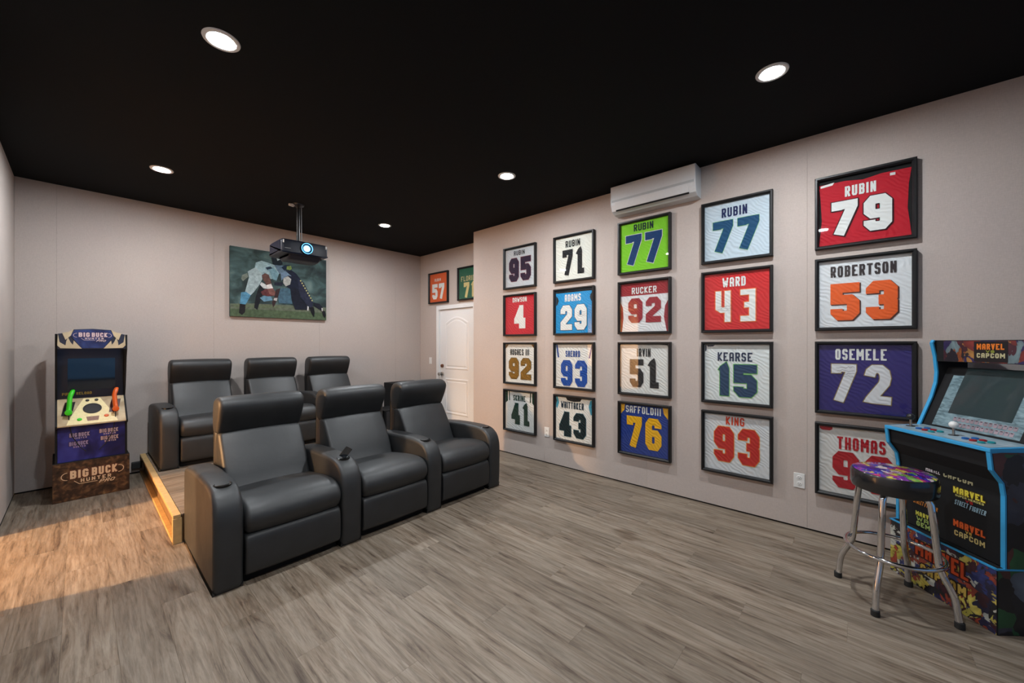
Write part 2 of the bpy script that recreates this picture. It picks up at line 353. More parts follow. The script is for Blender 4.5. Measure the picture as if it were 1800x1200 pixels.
# ------------------------------------------------------------------ block lettering (drawn with strokes)
b_, a_ = 0.22, 0.13
G = {
 'A': [[(0, 0), (0, 1 - a_), (b_, 1), (1 - b_, 1), (1, 1 - a_), (1, 0)], [(0, .4), (1, .4)]],
 'B': [[(0, 0), (0, 1), (.8, 1), (1, .9), (1, .62), (.84, .52), (0, .52)], [(.84, .52), (1, .42), (1, .1), (.8, 0), (0, 0)]],
 'C': [[(1, .68), (1, 1 - a_), (1 - b_, 1), (b_, 1), (0, 1 - a_), (0, a_), (b_, 0), (1 - b_, 0), (1, a_), (1, .32)]],
 'D': [[(0, 0), (0, 1), (.75, 1), (1, 1 - a_), (1, a_), (.75, 0), (0, 0)]],
 'E': [[(1, 1), (0, 1), (0, 0), (1, 0)], [(0, .5), (.75, .5)]],
 'F': [[(1, 1), (0, 1), (0, 0)], [(0, .5), (.75, .5)]],
 'G': [[(1, .72), (1, 1 - a_), (1 - b_, 1), (b_, 1), (0, 1 - a_), (0, a_), (b_, 0), (1 - b_, 0), (1, a_), (1, .45), (.55, .45)]],
 'H': [[(0, 0), (0, 1)], [(1, 0), (1, 1)], [(0, .5), (1, .5)]],
 'I': [[(.5, 0), (.5, 1)]],
 'K': [[(0, 0), (0, 1)], [(1, 1), (.12, .5), (1, 0)]],
 'L': [[(0, 1), (0, 0), (1, 0)]],
 'M': [[(0, 0), (0, 1)], [(0, .96), (.5, .4), (1, .96)], [(1, 1), (1, 0)]],
 'N': [[(0, 0), (0, 1)], [(0, .96), (1, .04)], [(1, 0), (1, 1)]],
 'O': [[(b_, 0), (0, a_), (0, 1 - a_), (b_, 1), (1 - b_, 1), (1, 1 - a_), (1, a_), (1 - b_, 0), (b_, 0)]],
 'P': [[(0, 0), (0, 1), (.8, 1), (1, .9), (1, .55), (.8, .45), (0, .45)]],
 'R': [[(0, 0), (0, 1), (.8, 1), (1, .9), (1, .58), (.8, .48), (0, .48)], [(.55, .48), (1, 0)]],
 'S': [[(1, .76), (1, 1 - a_), (1 - b_, 1), (b_, 1), (0, 1 - a_), (0, .62), (b_, .52), (1 - b_, .5), (1, .4), (1, a_), (1 - b_, 0), (b_, 0), (0, a_), (0, .24)]],
 'T': [[(.5, 0), (.5, 1)], [(0, 1), (1, 1)]],
 'U': [[(0, 1), (0, a_), (b_, 0), (1 - b_, 0), (1, a_), (1, 1)]],
 'V': [[(0, 1), (.5, 0), (1, 1)]],
 'W': [[(0, 1), (.22, 0), (.5, .62), (.78, 0), (1, 1)]],
 'Y': [[(0, 1), (.5, .5), (1, 1)], [(.5, .5), (.5, 0)]],
 '0': None,
 '1': [[(.55, 0), (.55, 1), (.1, .8)], [(.1, 0), (1, 0)]],
 '2': [[(0, .7), (0, 1 - a_), (b_, 1), (1 - b_, 1), (1, 1 - a_), (1, .62), (0, .2), (0, 0), (1, 0)]],
 '3': [[(0, .74), (0, 1 - a_), (b_, 1), (1 - b_, 1), (1, 1 - a_), (1, .6), (.84, .51), (.35, .51)], [(.84, .51), (1, .42), (1, a_), (1 - b_, 0), (b_, 0), (0, a_), (0, .26)]],
 '4': [[(.72, 0), (.72, 1)], [(.64, .98), (0, .34)], [(0, .28), (1, .28)], [(.4, 0), (1, 0)]],
 '5': [[(1, 1), (0, 1), (0, .58), (1 - b_, .58), (1, .46), (1, a_), (1 - b_, 0), (b_, 0), (0, a_), (0, .24)]],
 '6': [[(1, .76), (1, 1 - a_), (1 - b_, 1), (b_, 1), (0, 1 - a_), (0, a_), (b_, 0), (1 - b_, 0), (1, a_), (1, .42), (1 - b_, .54), (0, .54)]],
 '7': [[(0, .76), (0, 1), (1, 1), (1, .84), (.4, 0)], [(.1, 0), (.72, 0)]],
 '9': [[(0, .24), (0, a_), (b_, 0), (1 - b_, 0), (1, a_), (1, 1 - a_), (1 - b_, 1), (b_, 1), (0, 1 - a_), (0, .58), (b_, .46), (1, .46)]],
 '7x': [[(0, .82), (0, 1), (1, 1), (1, .92), (.25, 0)]],
 '1x': [[(.6, 0), (.6, 1), (.2, .84)]],
 '4x': [[(.8, 0), (.8, 1)], [(.05, 1), (.05, .44), (.3, .36), (.8, .36)]],
 '3x': [[(.05, 1), (.95, 1), (.95, 0), (.05, 0)], [(.95, .52), (.35, .52)]],
 '2x': [[(.02, .76), (.12, .92), (.32, 1), (.68, 1), (.92, .9), (1, .72), (.92, .54), (.1, .02), (1, 0)]],
}
G['0'] = G['O']
WID = {'M': 1.3, 'W': 1.4, 'I': 0.42, ' ': 0.5, '1': 0.85, '1x': 0.7}

_piece = 0
def stroke(mb, pts, w, ext, y):
    """a bent stroke as convex pieces: one bar per segment and a mitre wedge at each bend; ext = (start, end) lengthening"""
    global _piece
    closed = pts[0] == pts[-1]
    def put(q):          # overlapping pieces lie a few hundredths of a millimetre apart
        global _piece
        _piece += 1; mb.poly(q, y - 3e-5 * (_piece % 19))
    P = [Vector(p) for p in (pts[:-1] if closed else pts)]
    n = len(P); e0, e1 = ext if isinstance(ext, tuple) else (ext, ext)
    if not closed:
        P[0] = P[0] + (P[0] - P[1]).normalized() * e0; P[-1] = P[-1] + (P[-1] - P[-2]).normalized() * e1
    for i in range(n if closed else n - 1):
        a, b = P[i], P[(i + 1) % n]; d = (b - a).normalized(); nn = Vector((-d.y, d.x)) * w / 2
        put([tuple(a + nn), tuple(a - nn), tuple(b - nn), tuple(b + nn)])
    for i in range(n):
        if not closed and i in (0, n - 1): continue
        d1 = (P[i] - P[i - 1]).normalized(); d2 = (P[(i + 1) % n] - P[i]).normalized()
        cr = d1.x * d2.y - d1.y * d2.x
        if abs(cr) < 1e-4: continue
        sg = -1 if cr > 0 else 1
        n1 = Vector((-d1.y, d1.x)) * sg; n2 = Vector((-d2.y, d2.x)) * sg; m = (n1 + n2).normalized()
        k = min(1 / max(0.2, m.dot(n1)), 1.6)
        put([tuple(P[i]), tuple(P[i] + n1 * w / 2), tuple(P[i] + m * k * w / 2), tuple(P[i] + n2 * w / 2)])

def letters(mb, text, x0, x1, z0, z1, w, col, y=0.0, grow=0.0, gap=0.28, style='', shear=0.0, rise=0.0, shift=(0, 0)):
    """text fitted to a box; w = stroke as share of height, grow = outline width in metres"""
    h = z1 - z0
    keys = [(c + style if c + style in G else c) for c in text]
    units = sum(WID.get(k, 1.0) for k in keys) + gap * (len(keys) - 1)
    u = (x1 - x0) / units; x = x0
    t = min(w * h, 0.42 * u)
    mb.color(col)
    for k in keys:
        lw = WID.get(k, 1.0) * u
        if k in G:
            for st in G[k]:
                pts = []
                for (a, b) in st:
                    zz = z0 + t / 2 + b * (h - t); xx = x + t / 2 + a * (lw - t) if lw > t * 1.2 else x + lw / 2
                    pts.append((xx + shear * (zz - z0) + shift[0], zz + rise * (xx - x0) + shift[1]))
                def ex(a, b):       # lengthen only the ends that stand on the edge of the letter's box
                    v = st[a]; q = st[b]; dx, dz_ = v[0] - q[0], v[1] - q[1]
                    edge = (v[1] in (0, 1) and abs(dz_) > .05) or (v[0] in (0, 1) and abs(dz_) < .05)
                    return (t / 2 if edge else 0) + grow
                stroke(mb, pts, t + 2 * grow, (ex(0, 1), ex(-1, -2)), y)
        x += lw + gap * u
    return mb

# ------------------------------------------------------------------ setting
fl = struct(MB().box(XL - .1, XD + .1, YF - .1, YB + .1, -0.12, -0.0085).build('floor', M['matte']), 'grey brown vinyl plank floor')
PW, PL = 0.182, 1.24
x = XL; row = 0
plank_mesh = {}
while x < XD - 0.005:
    x1 = min(x + PW, XD); y = YF - (row * 0.437 + random.random() * 0.1) % PL
    while y < YB:
        ya, yb = max(y, YF), min(y + PL, YB)
        if yb - ya > 0.02:
            key = (round(x1 - x, 3), round(yb - ya, 3))
            if key not in plank_mesh:
                plank_mesh[key] = MB().plank(0.0002, key[0] - 0.0002, 0.0002, key[1] - 0.0002, -0.008, 0, 0.0005).mesh('plank', M['floor'])
            o = bpy.data.objects.new('plank', plank_mesh[key]); COL.objects.link(o); o.parent = fl; o.location = (x, ya, 0)
        y += PL
    x = x1; row += 1
struct(MB().box(XL - .1, XD + .1, YF - .1, YB + .1, H, H + .1).build('ceiling', M['ceiling']), 'flat black painted ceiling')

def wall(name, axis, at, out, cuts, z0=0.014, holes=()):
    """dark backing slab with fabric panels as children; axis x: wall at X=at along Y"""
    lo, hi = cuts[0], cuts[-1]
    def rect(mb, a, b, d0, d1, za, zb):
        d0, d1 = sorted((d0, d1)); return mb.box(d0, d1, a, b, za, zb) if axis == 'x' else mb.box(a, b, d0, d1, za, zb)
    mb = MB(); th = 0.012
    def pieces(a, b, za, zb):
        out_ = []
        h = [q for q in holes if q[0] < b and q[1] > a]
        if not h: return [(a, b, za, zb)]
        h0, h1, hz0, hz1 = h[0]
        if a < h0: out_.append((a, h0, za, zb))
        if h1 < b: out_.append((h1, b, za, zb))
        if hz1 < zb: out_.append((max(a, h0), min(b, h1), hz1, zb))
        if hz0 > za + 0.02: out_.append((max(a, h0), min(b, h1), za, hz0))
        return out_
    for q in pieces(lo, hi, 0, H): rect(mb, q[0], q[1], at + out * 0.1, at + out * th, q[2], q[3])
    w = struct(mb.build(name, M['matte']), 'taupe fabric covered wall')
    for a, b in zip(cuts[:-1], cuts[1:]):
        for q in pieces(a + 0.0004, b - 0.0004, z0, H):
            rect(MB(), q[0], q[1], at, at + out * th, q[2], q[3]).build('panel', M['wall'], w, bevel=0.0006)
    return w

wall('wall_back', 'y', YB, 1, [XL, 1.11 - 1.276, 1.11, 1.11 + 1.276, 1.11 + 2.552, XD])
wall('wall_right', 'x', XR, 1, [YF, -2.25, -0.974, 0.302, 1.578, 2.855, YE])
DY0, DY1 = 4.56, 5.455          # door opening in the recess
wall('wall_recess', 'x', XD, 1, [YE, YB], holes=[(DY0, DY1, 0, 2.045)])
struct(MB().box(XR + 0.012, XD, YE - 0.09, YE, 0, H).build('wall_return', M['wall']), 'taupe wall end facing the white door')
OY0, OY1, OZ = 3.50, 4.78, 2.38  # opening to the lit adjoining room in the left wall
wall('wall_left', 'x', XL, -1, [YF, -1.6, -0.33, 0.94, 2.22, OY0, OY1, YB], holes=[(OY0, OY1, 0, OZ)])
wall('wall_front', 'y', YF, -1, [XL, 0.6, 1.67, 2.74, XR])
# adjoining room that throws the warm light across the floor
hx0, hx1, hy0, hy1 = -4.6, XL - 0.1, 2.6, 6.4
struct(MB().box(hx0, hx1, hy0, hy1, -0.1, -0.002).build('floor_hall', M['hallfloor']))
struct(MB().box(hx0, hx1, hy0, hy1, 2.5, 2.6).build('ceiling_hall', M['hall']))
struct(MB().box(hx0 - .1, hx0, hy0, hy1, 0, 2.5).build('wall_hall_left', M['hall']))
struct(MB().box(hx0, hx1, hy0 - .1, hy0, 0, 2.5).build('wall_hall_front', M['hall']))
struct(MB().box(hx0, hx1, hy1, hy1 + .1, 0, 2.5).build('wall_hall_back', M['hall']))
hl = thing('ceiling_lamp', 'warm ceiling lamp in the adjoining room beyond the left wall opening', 'lamp', (-3.7, 4.5, 2.5))
MB().lathe([(0.0, -0.09), (0.08, -0.08), (0.13, -0.05), (0.15, -0.012), (0.15, -0.001), (0, -0.001)], 24).build('shade', emit('warm_lamp_glow', (1.0, 0.62, 0.30), 9.0), hl, smooth=50)
ld = bpy.data.lights.new('lamp_light', 'AREA'); ld.shape = 'DISK'; ld.size = 0.28; ld.energy = WARM; ld.color = (1.0, 0.60, 0.30)
lo = bpy.data.objects.new('lamp_light', ld); COL.objects.link(lo); lo.parent = hl; lo.location = (0.0, 0, -0.12); lo.rotation_euler = (0, 0, 0)

# white door in the recess
dr = struct(bpy.data.objects.new('door_1', None)); COL.objects.link(dr); dr.location = (XD, (DY0 + DY1) / 2, 0); dr.rotation_euler = (0, 0, -math.pi / 2)
dr['label'] = 'white two panel interior door with arched upper panel'
dw = (DY1 - DY0) / 2
def arch(x0, x1, z0, z1, rise, n=14):
    return [(x0, z0), (x1, z0)] + [(x1 + (x0 - x1) * k / n, z1 + rise * math.sin(math.pi * k / n)) for k in range(n + 1)]
def ring(mb, outer, inner, y0, y1):
    n = len(outer); vs = [(x, y0, z) for x, z in outer] + [(x, y1, z) for x, z in inner]
    return mb._add(vs, [(i, (i + 1) % n, n + (i + 1) % n, n + i) for i in range(n)])
def scaled(pts, k):
    cx = (min(p[0] for p in pts) + max(p[0] for p in pts)) / 2; cz = (min(p[1] for p in pts) + max(p[1] for p in pts)) / 2
    hx_ = max(p[0] for p in pts) - cx; hz_ = max(p[1] for p in pts) - cz
    return [(cx + (p[0] - cx) * (1 - k / hx_), cz + (p[1] - cz) * (1 - k / hz_)) for p in pts]
MB().box(-dw + .008, dw - .008, 0.02, 0.06, 0.006, 2.03).build('slab', M['door'], dr)
for nm, pts in (('upper_panel', arch(-dw + .15, dw - .15, 1.01, 1.80, 0.10)), ('lower_panel', [(-dw + .15, .25), (dw - .15, .25), (dw - .15, .86), (-dw + .15, .86)])):
    mb = MB(); i1 = scaled(pts, .018); i2 = scaled(pts, .05); i3 = scaled(pts, .065)
    ring(mb, pts, i1, 0.0199, 0.012); ring(mb, i1, i2, 0.012, 0.0195); ring(mb, i2, i3, 0.0195, 0.014); mb.poly(i3, 0.014)
    mb.build(nm, M['door'], dr)
for a, b, c, d in ((-dw - .06, -dw + .006, 0.0, 2.04), (dw - .006, dw + .06, 0.0, 2.04), (-dw - .06, dw + .06, 2.035, 2.10)):
    MB().box(a, b, -0.018, 0.06, c, d).build('casing', M['door'], dr, bevel=0.004)
kn = MB().lathe([(0, -.075), (.022, -.073), (.028, -.062), (.026, -.048), (.011, -.040), (.011, -.012), (.032, -.008), (.033, .02)], 20, (-dw + .075, .0, .925), 'y').build('door_knob', M['nickel'], dr, smooth=40)
MB().lathe([(0, -.012), (.024, -.010), (.03, .0), (.03, .02)], 20, (-dw + .075, 0, 1.065), 'y').build('deadbolt', M['brass'], dr, smooth=40)
MB().tube([(-dw + .075, -.07, .915), (-dw + .082, -.06, .87), (-dw + .09, -.05, .84)], .003, 6).box(-dw + .08, -dw + .10, -.052, -.049, .79, .84).build('keys', M['nickel'], kn)

# ------------------------------------------------------------------ ceiling downlights
diff = emit('downlight_glow', (0.93, 0.97, 1.0), LAMP)
def downlight(loc, label):
    t = thing('ceiling_downlight', label, 'downlight', loc, 0, 'recessed ceiling downlights')
    MB().lathe([(.057, -.004), (.066, -.007), (.082, -.005), (.084, 0.0), (.056, 0.0)], 40, close=True).build('trim_ring', M['white'], t, smooth=40)
    MB().lathe([(0, -.0065), (.025, -.0064), (.042, -.006), (.052, -.0052), (.0565, -.004), (.0565, -.0005), (0, -.0005)], 40).build('diffuser', diff, t, smooth=60)
    return t
for (x, y), lb in (((.495, 2.51), 'round white downlight nearest top left, largest of the left pair'),
                   ((.495, 4.78), 'round white downlight above the small left arcade cabinet'),
                   ((2.73, .385), 'round white downlight at upper right above the jersey wall'),
                   ((2.72, 2.51), 'round white downlight in the middle of the black ceiling'),
                   ((2.75, 4.79), 'smallest white downlight, between the projector and the far corner'),
                   ((.495, .385), 'round white downlight overhead, outside the top of the picture')):
    downlight((x, y, H), lb)

# ------------------------------------------------------------------ platform riser
pf = thing('seating_platform', 'low wooden platform with pine edging under the back row of recliners', 'platform', (0.44, 3.675, 0))
PX, PY, PZ = 2.52, YB - 3.675 - 0.004, 0.205
MB().box(0.042, PX, 0.03, PY, 0, PZ - 0.012).build('core', M['matte'], pf)
MB().box(0.034, 0.042, 0.03, PY, 0.02, PZ - 0.02).build('side_panel', M['ply'], pf)
MB().box(0.0, 0.045, -0.002, PY, PZ - 0.024, PZ + 0.002).build('top_trim', M['pine'], pf, bevel=.003)
MB().box(-0.002, 0.034, -0.004, PY, 0, 0.022).build('bottom_trim', M['pine'], pf, bevel=.003)
MB().box(-0.002, 0.05, -0.006, 0.03, 0, PZ - 0.024).build('corner_post', M['pine'], pf, bevel=.003)
MB().box(0.05, PX, 0.012, 0.03, 0, PZ - 0.012).build('front_panel', M['ply'], pf)
yy = 0.0; k = 0
while yy < PY - 0.01:
    xs = [0.046, [1.05, 0.6, 1.5][k % 3], [2.2, 1.8, PX][k % 3], PX]
    for xa, xb in zip(xs[:-1], xs[1:]):
        if xb - xa > .01:
            MB().plank(xa + .001, xb - .001, yy + .001, min(yy + .182, PY) - .001, PZ - .0119, PZ, .0012).build('plank', M['riser_plank'], pf)
    yy += .182; k += 1

# ------------------------------------------------------------------ recliners
SW = 0.29   # half seat width
def recliner_parts(t):
    L = M['leather']
    MB().box(-SW + .01, SW - .01, .07, .86, 0.0, .31).build('base', M['matte'], t)
    MB().loft([(.012, .062), (-.004, .10), (-.006, .20), (.002, .275), (.03, .298), (.07, .295), (.075, .18), (.065, .055)], -SW + .006, SW - .006, .014, .004).build('footrest', L, t, smooth=60)
    MB().loft([(.05, .302), (.008, .322), (-.014, .365), (-.008, .415), (.03, .458), (.10, .478), (.22, .476), (.42, .452), (.58, .425), (.64, .39), (.64, .31), (.3, .302)], -SW + .004, SW - .004, .03, .012).build('seat_cushion', L, t, smooth=70)
    MB().loft([(.515, .40), (.545, .47), (.60, .585), (.665, .69), (.715, .765), (.745, .792), (.81, .79), (.83, .70), (.80, .52), (.72, .38), (.60, .36)], -SW + .012, SW - .012, .025, .014).build('backrest', L, t, smooth=70)
    MB().loft([(.755, .788), (.728, .83), (.695, .89), (.668, .955), (.664, 1.0), (.685, 1.034), (.735, 1.052), (.80, 1.05), (.855, 1.025), (.885, .97), (.89, .88), (.87, .79), (.81, .78)], -SW + .004, SW - .004, .03, .006).build('headrest', L, t, smooth=70)
    MB().loft([(.83, .30), (.78, .42), (.79, .60), (.815, .78), (.85, .80), (.875, .86), (.895, .84), (.905, .6), (.905, .30), (.87, .25)], -SW + .012, SW - .012, .02, 0).build('back_shell', L, t, smooth=70)
AP = [(.5, .010), (.06, .010), (.022, .012), (.012, .022), (.008, .05), (.003, .12), (0, .28), (0, .40), (.010, .468), (.036, .526), (.085, .570), (.155, .592), (.3, .60), (.6, .592), (.84, .568), (.905, .545), (.93, .50), (.935, .30), (.93, .05), (.926, .022), (.915, .012), (.88, .010)]
def armrest(t, xc, cup=True):
    a = MB().loft(AP, xc - .0755, xc + .0755, .026, .004).build('armrest', M['leather'], t, smooth=60)
    if cup:
        MB().lathe([(.047, .575), (.047, .5955), (.044, .5975), (.040, .5965), (.038, .5935), (0, .5930)], 28, (xc, .15, 0)).build('cup_holder', M['cup'], a, smooth=40)
    return a
def recliner(loc, label, left, group):
    t = thing('recliner', label, 'recliner', loc, 0, group)
    recliner_parts(t)
    if left: armrest(t, -.3675)
    armrest(t, .3675)
    return t
rec_l = recliner((.94, 2.72, 0), 'charcoal leather recliner nearest the wooden platform edge, left end of the front row', True, 'front row recliners')
def recopy(src, loc, label, group):
    c = copy_tree(src); c.location = loc; c['label'] = label; c['group'] = group; return c
rec_m = recliner((1.675, 2.72, 0), 'middle charcoal leather recliner of the front row, phone on its left armrest', False, 'front row recliners')
recopy(rec_m, (2.41, 2.72, 0), 'charcoal leather recliner at the right end of the front row, before the white door', 'front row recliners')
recopy(rec_l, (.945, 5.02, PZ + .003), 'charcoal leather recliner beside the left arcade cabinet, left end of the raised back row', 'back row recliners')
recopy(rec_m, (1.68, 5.02, PZ + .003), 'middle charcoal leather recliner of the raised back row', 'back row recliners')
recopy(rec_m, (2.415, 5.02, PZ + .003), 'charcoal leather recliner at the right end of the raised back row', 'back row recliners')
# phone in the shared arm's cup holder
ph = thing('phone', 'black phone standing tilted in the cup holder of the front armrest', 'phone', (1.300, 2.872, .600), R(20))
MB().box(-.026, .026, -.005, .005, 0, .085).build('body', M['black'], ph, bevel=.002)
MB().box(-.023, .023, -.0057, -.005, .005, .080).build('screen', M['pscreen'], ph)
ph.rotation_euler = (R(12), R(36), R(-14))

# black boxes behind the rows
bx = thing('media_cabinet', 'black box cabinet against the back wall behind the front right recliner', 'cabinet', (3.72, 5.70, 0))
MB().box(-.29, .29, -.28, .30, .03, .79).build('body', M['matte'], bx, bevel=.004)
MB().box(-.285, .285, -.298, -.281, .05, .77).build('door', M['black'], bx, bevel=.003)
MB().box(-.27, .27, -.26, .28, 0, .03).build('plinth', M['black'], bx)
sb = thing('subwoofer', 'low black speaker box on the floor beside the seating platform', 'speaker', (3.21, 5.42, 0))
MB().box(-.2, .2, -.17, .2, .02, .45).build('body', M['matte'], sb, bevel=.006)
MB().box(-.18, .18, -.185, -.171, .04, .43).build('grille', M['dial'], sb, bevel=.004)
for fx in (-.16, .16):
    for fy in (-.13, .16): MB().lathe([(.015, 0), (.02, .02)], 12, (fx, fy, 0)).build('foot', M['rubber'], sb)

# ------------------------------------------------------------------ framed jerseys
FW, FD = 0.27, 0.045
def frame_mesh():
    mb = MB(); prof = [(FW, 0), (FW, -FD + .004), (FW - .004, -FD), (FW - .014, -FD), (FW - .024, -FD + .012), (FW - .024, -.008), (FW - .024, 0)]
    vs = []; fs = []; n = len(prof)
    for sx, sz in ((-1, -1), (1, -1), (1, 1), (-1, 1)):
        for r, y in prof: vs.append((sx * r, y, sz * r))
    for k in range(4):
        q = (k + 1) % 4
        for i in range(n - 1): fs.append((k * n + i, q * n + i, q * n + i + 1, k * n + i + 1))
        fs.append((k * n + n - 1, q * n + n - 1, q * n, k * n))
    mb._add(vs, fs); return mb.mesh('frame', M['frame'])
FM = frame_mesh()
PM = MB().box(-FW + .022, FW - .022, -FD + .014, -FD + .012, -FW + .022, FW - .022).mesh('glass_pane', M['glass'])
BMs = MB().box(-FW + .02, FW - .02, -.012, -.001, -FW + .02, FW - .02).mesh('backing_board', M['matte'])
WHT = rgb(228, 230, 230)
def fp(pts): return [((u - .5) * 2 * FW, (.5 - v) * 2 * FW) for u, v in pts]
def jersey(loc, rz, label, bg, name, nb, ncol, num, mb_, numcol, outline=None, og=.006, style='', w=.24, nw=.165, deco=(), shadow=None, group='framed jerseys', gap=.22, body=None, nshear=0, sig=None):
    t = thing('framed_jersey', label, 'framed jersey', loc, rz, group)
    for nm, me in (('backing_board', BMs), ('frame', FM), ('glass_pane', PM)):
        o = bpy.data.objects.new(nm, me); COL.objects.link(o); o.parent = t
    y0 = -.0135
    m = MB().color(bg); i = .045
    m.poly(fp(body or [(i, i), (1 - i, i), (1 - i, 1 - i), (i, 1 - i)]), y0); m.build('jersey', M['cloth'], t)
    if deco:
        m = MB()
        for q, (c, pts) in enumerate(deco): m.color(c); m.poly(fp(pts), y0 - .0004 - .0003 * q)
        m.build('trim', M['cloth'], t)
    def box(b): (ax, az), (bx_, bz) = fp([(b[0], b[1]), (b[2], b[3])]); return ax, bx_, bz, az
    m = MB(); X = box(nb); letters(m, name, *X, nw, ncol, y0 - .0035, gap=.3); m.build('name', M['cloth'], t)
    m = MB(); X = box(mb_)
    if shadow: letters(m, num, *X, w, shadow, y0 - .0024, grow=.003, gap=gap, style=style, shift=(.006, -.006), shear=nshear)
    if outline: letters(m, num, *X, w, outline, y0 - .0032, grow=og, gap=gap, style=style, shear=nshear)
    letters(m, num, *X, w, numcol, y0 - .0040, gap=gap, style=style, shear=nshear)
    m.build('number', M['cloth'], t)
    if sig:               # felt pen scribble across the digits
        (ax, az), (bx_, bz) = fp([sig[:2], sig[2:4]]); rnd = random.Random(7); m = MB().color(rgb(60, 60, 70))
        for q in range(sig[4]):
            f = (q + .5) / sig[4]; zc = az + (bz - az) * f
            pts = [(ax + (bx_ - ax) * k / 9 + rnd.uniform(-.003, .003), zc + rnd.uniform(-.008, .008)) for k in range(10)]
            stroke(m, pts, .0018, 0, y0 - .0052)
        m.build('signature', M['cloth'], t)
    return t
COLY = [3.241, 2.428, 1.604, .791, -.017]; ROWZ = [2.427, 1.814, 1.192, .581]
BLK = rgb(28, 27, 30); NAVY = rgb(24, 52, 92); RED = rgb(176, 26, 40)
def corners(c, s=.13):
    return [(c, [(.05, .05), (.05 + s, .05), (.05, .05 + s)]), (c, [(.95, .05), (.95 - s, .05), (.95, .05 + s)])]
def jw(c, r, **k): return jersey((XR, COLY[c], ROWZ[r]), -math.pi / 2, **k)
jw(0, 0, label='framed pale grey jersey with dark maroon number 95, far top of the jersey wall', bg=rgb(196, 202, 210), name='RUBIN', nb=(.32, .10, .66, .21), ncol=BLK, num='95', mb_=(.17, .27, .84, .82), numcol=rgb(44, 28, 52), outline=rgb(120, 38, 56), og=.005)
jw(0, 1, label='framed red jersey with white number 4', bg=rgb(190, 32, 48), name='DAWSON', nb=(.28, .08, .72, .19), ncol=WHT, num='4', mb_=(.33, .27, .68, .82), numcol=WHT)
jw(0, 2, label='framed white jersey with gold brown number 92', bg=WHT, name='HUGHES III', nb=(.20, .16, .79, .30), ncol=BLK, num='92', mb_=(.16, .37, .85, .87), numcol=rgb(134, 98, 38), outline=BLK, og=.004, deco=corners(rgb(120, 88, 40), .10))
stp = lambda c1: [(c1, [(.05, .05), (.12, .05), (.12, .28), (.05, .34)]), (c1, [(.15, .05), (.18, .05), (.19, .27), (.16, .27)]), (c1, [(.95, .05), (.88, .05), (.88, .28), (.95, .34)]), (c1, [(.85, .05), (.82, .05), (.81, .27), (.84, .27)])]
jw(0, 3, label='framed white jersey with dark green number 41', bg=WHT, name='SKRINE', nb=(.30, .13, .68, .26), ncol=rgb(22, 58, 48), num='41', mb_=(.24, .31, .80, .82), numcol=rgb(20, 56, 46), deco=stp(rgb(18, 54, 42)))
jw(1, 0, label='framed off white jersey with black number 71', bg=rgb(226, 226, 218), name='RUBIN', nb=(.30, .12, .66, .26), ncol=BLK, num='71', mb_=(.22, .31, .76, .85), numcol=BLK)
jw(1, 1, label='framed bright blue jersey with white number 29', bg=rgb(16, 142, 208), name='ADAMS', nb=(.28, .13, .68, .28), ncol=WHT, num='29', mb_=(.17, .36, .82, .89), numcol=WHT, outline=rgb(20, 34, 60), og=.005, sig=(.60, .5, .8, .62, 3),
   deco=[(BLK, [(.05, .05), (.95, .05), (.95, .09), (.05, .09)]), (BLK, [(.05, .14), (.09, .18), (.12, .25), (.09, .33), (.05, .36)]), (BLK, [(.95, .12), (.91, .16), (.89, .22), (.92, .3), (.95, .32)])])
jw(1, 2, label='framed white jersey with royal blue number 93', bg=WHT, name='SHEARD', nb=(.30, .18, .66, .31), ncol=rgb(30, 72, 150), num='93', mb_=(.18, .38, .83, .93), numcol=rgb(28, 76, 164),
   deco=[(rgb(28, 70, 150), [(.05, .05), (.09, .05), (.13, .33), (.09, .33)]), (rgb(28, 70, 150), [(.95, .05), (.93, .05), (.86, .33), (.90, .33)])])
jw(1, 3, label='framed white jersey with black number 43 edged in teal blue', bg=WHT, name='WHITTAKER', nb=(.18, .14, .75, .28), ncol=rgb(22, 44, 62), num='43', mb_=(.14, .36, .80, .88), numcol=rgb(14, 36, 44), outline=rgb(52, 118, 140), og=.004,
   deco=[(BLK, [(.3, .05), (.7, .05), (.66, .11), (.5, .13), (.34, .11)]), (rgb(64, 150, 182), [(.05, .05), (.09, .05), (.13, .17), (.08, .31), (.05, .27)]), (BLK, [(.05, .09), (.075, .15), (.05, .22)]), (rgb(64, 150, 182), [(.95, .05), (.90, .07), (.86, .2), (.91, .36), (.95, .36)]), (BLK, [(.95, .11), (.925, .19), (.95, .28)])])
jw(2, 0, label='framed lime green jersey with navy number 77 under the air conditioner', bg=rgb(128, 206, 44), name='RUBIN', nb=(.31, .08, .68, .21), ncol=rgb(16, 40, 48), num='77', mb_=(.15, .27, .84, .83), numcol=rgb(20, 60, 110), outline=WHT, og=.005, style='x')
jw(2, 1, label='framed white and red jersey with red number 92', bg=rgb(222, 222, 226), name='RUCKER', nb=(.27, .13, .74, .25), ncol=WHT, num='92', mb_=(.20, .33, .82, .79), numcol=rgb(150, 34, 46),
   deco=[(rgb(150, 26, 38), [(.045, .045), (.955, .045), (.955, .28), (.045, .28)]), (rgb(160, 44, 40), [(.045, .40), (.09, .5), (.10, .7), (.07, .955), (.045, .955)]), (rgb(140, 30, 46), [(.955, .38), (.89, .5), (.87, .7), (.92, .955), (.955, .955)])])
jw(2, 2, label='framed white jersey with black number 51', bg=rgb(224, 224, 222), name='IRVIN', nb=(.37, .12, .63, .27), ncol=BLK, num='51', mb_=(.23, .32, .78, .84), numcol=BLK, deco=[(BLK, [(.80, .045), (.955, .045), (.955, .13), (.93, .06)])])
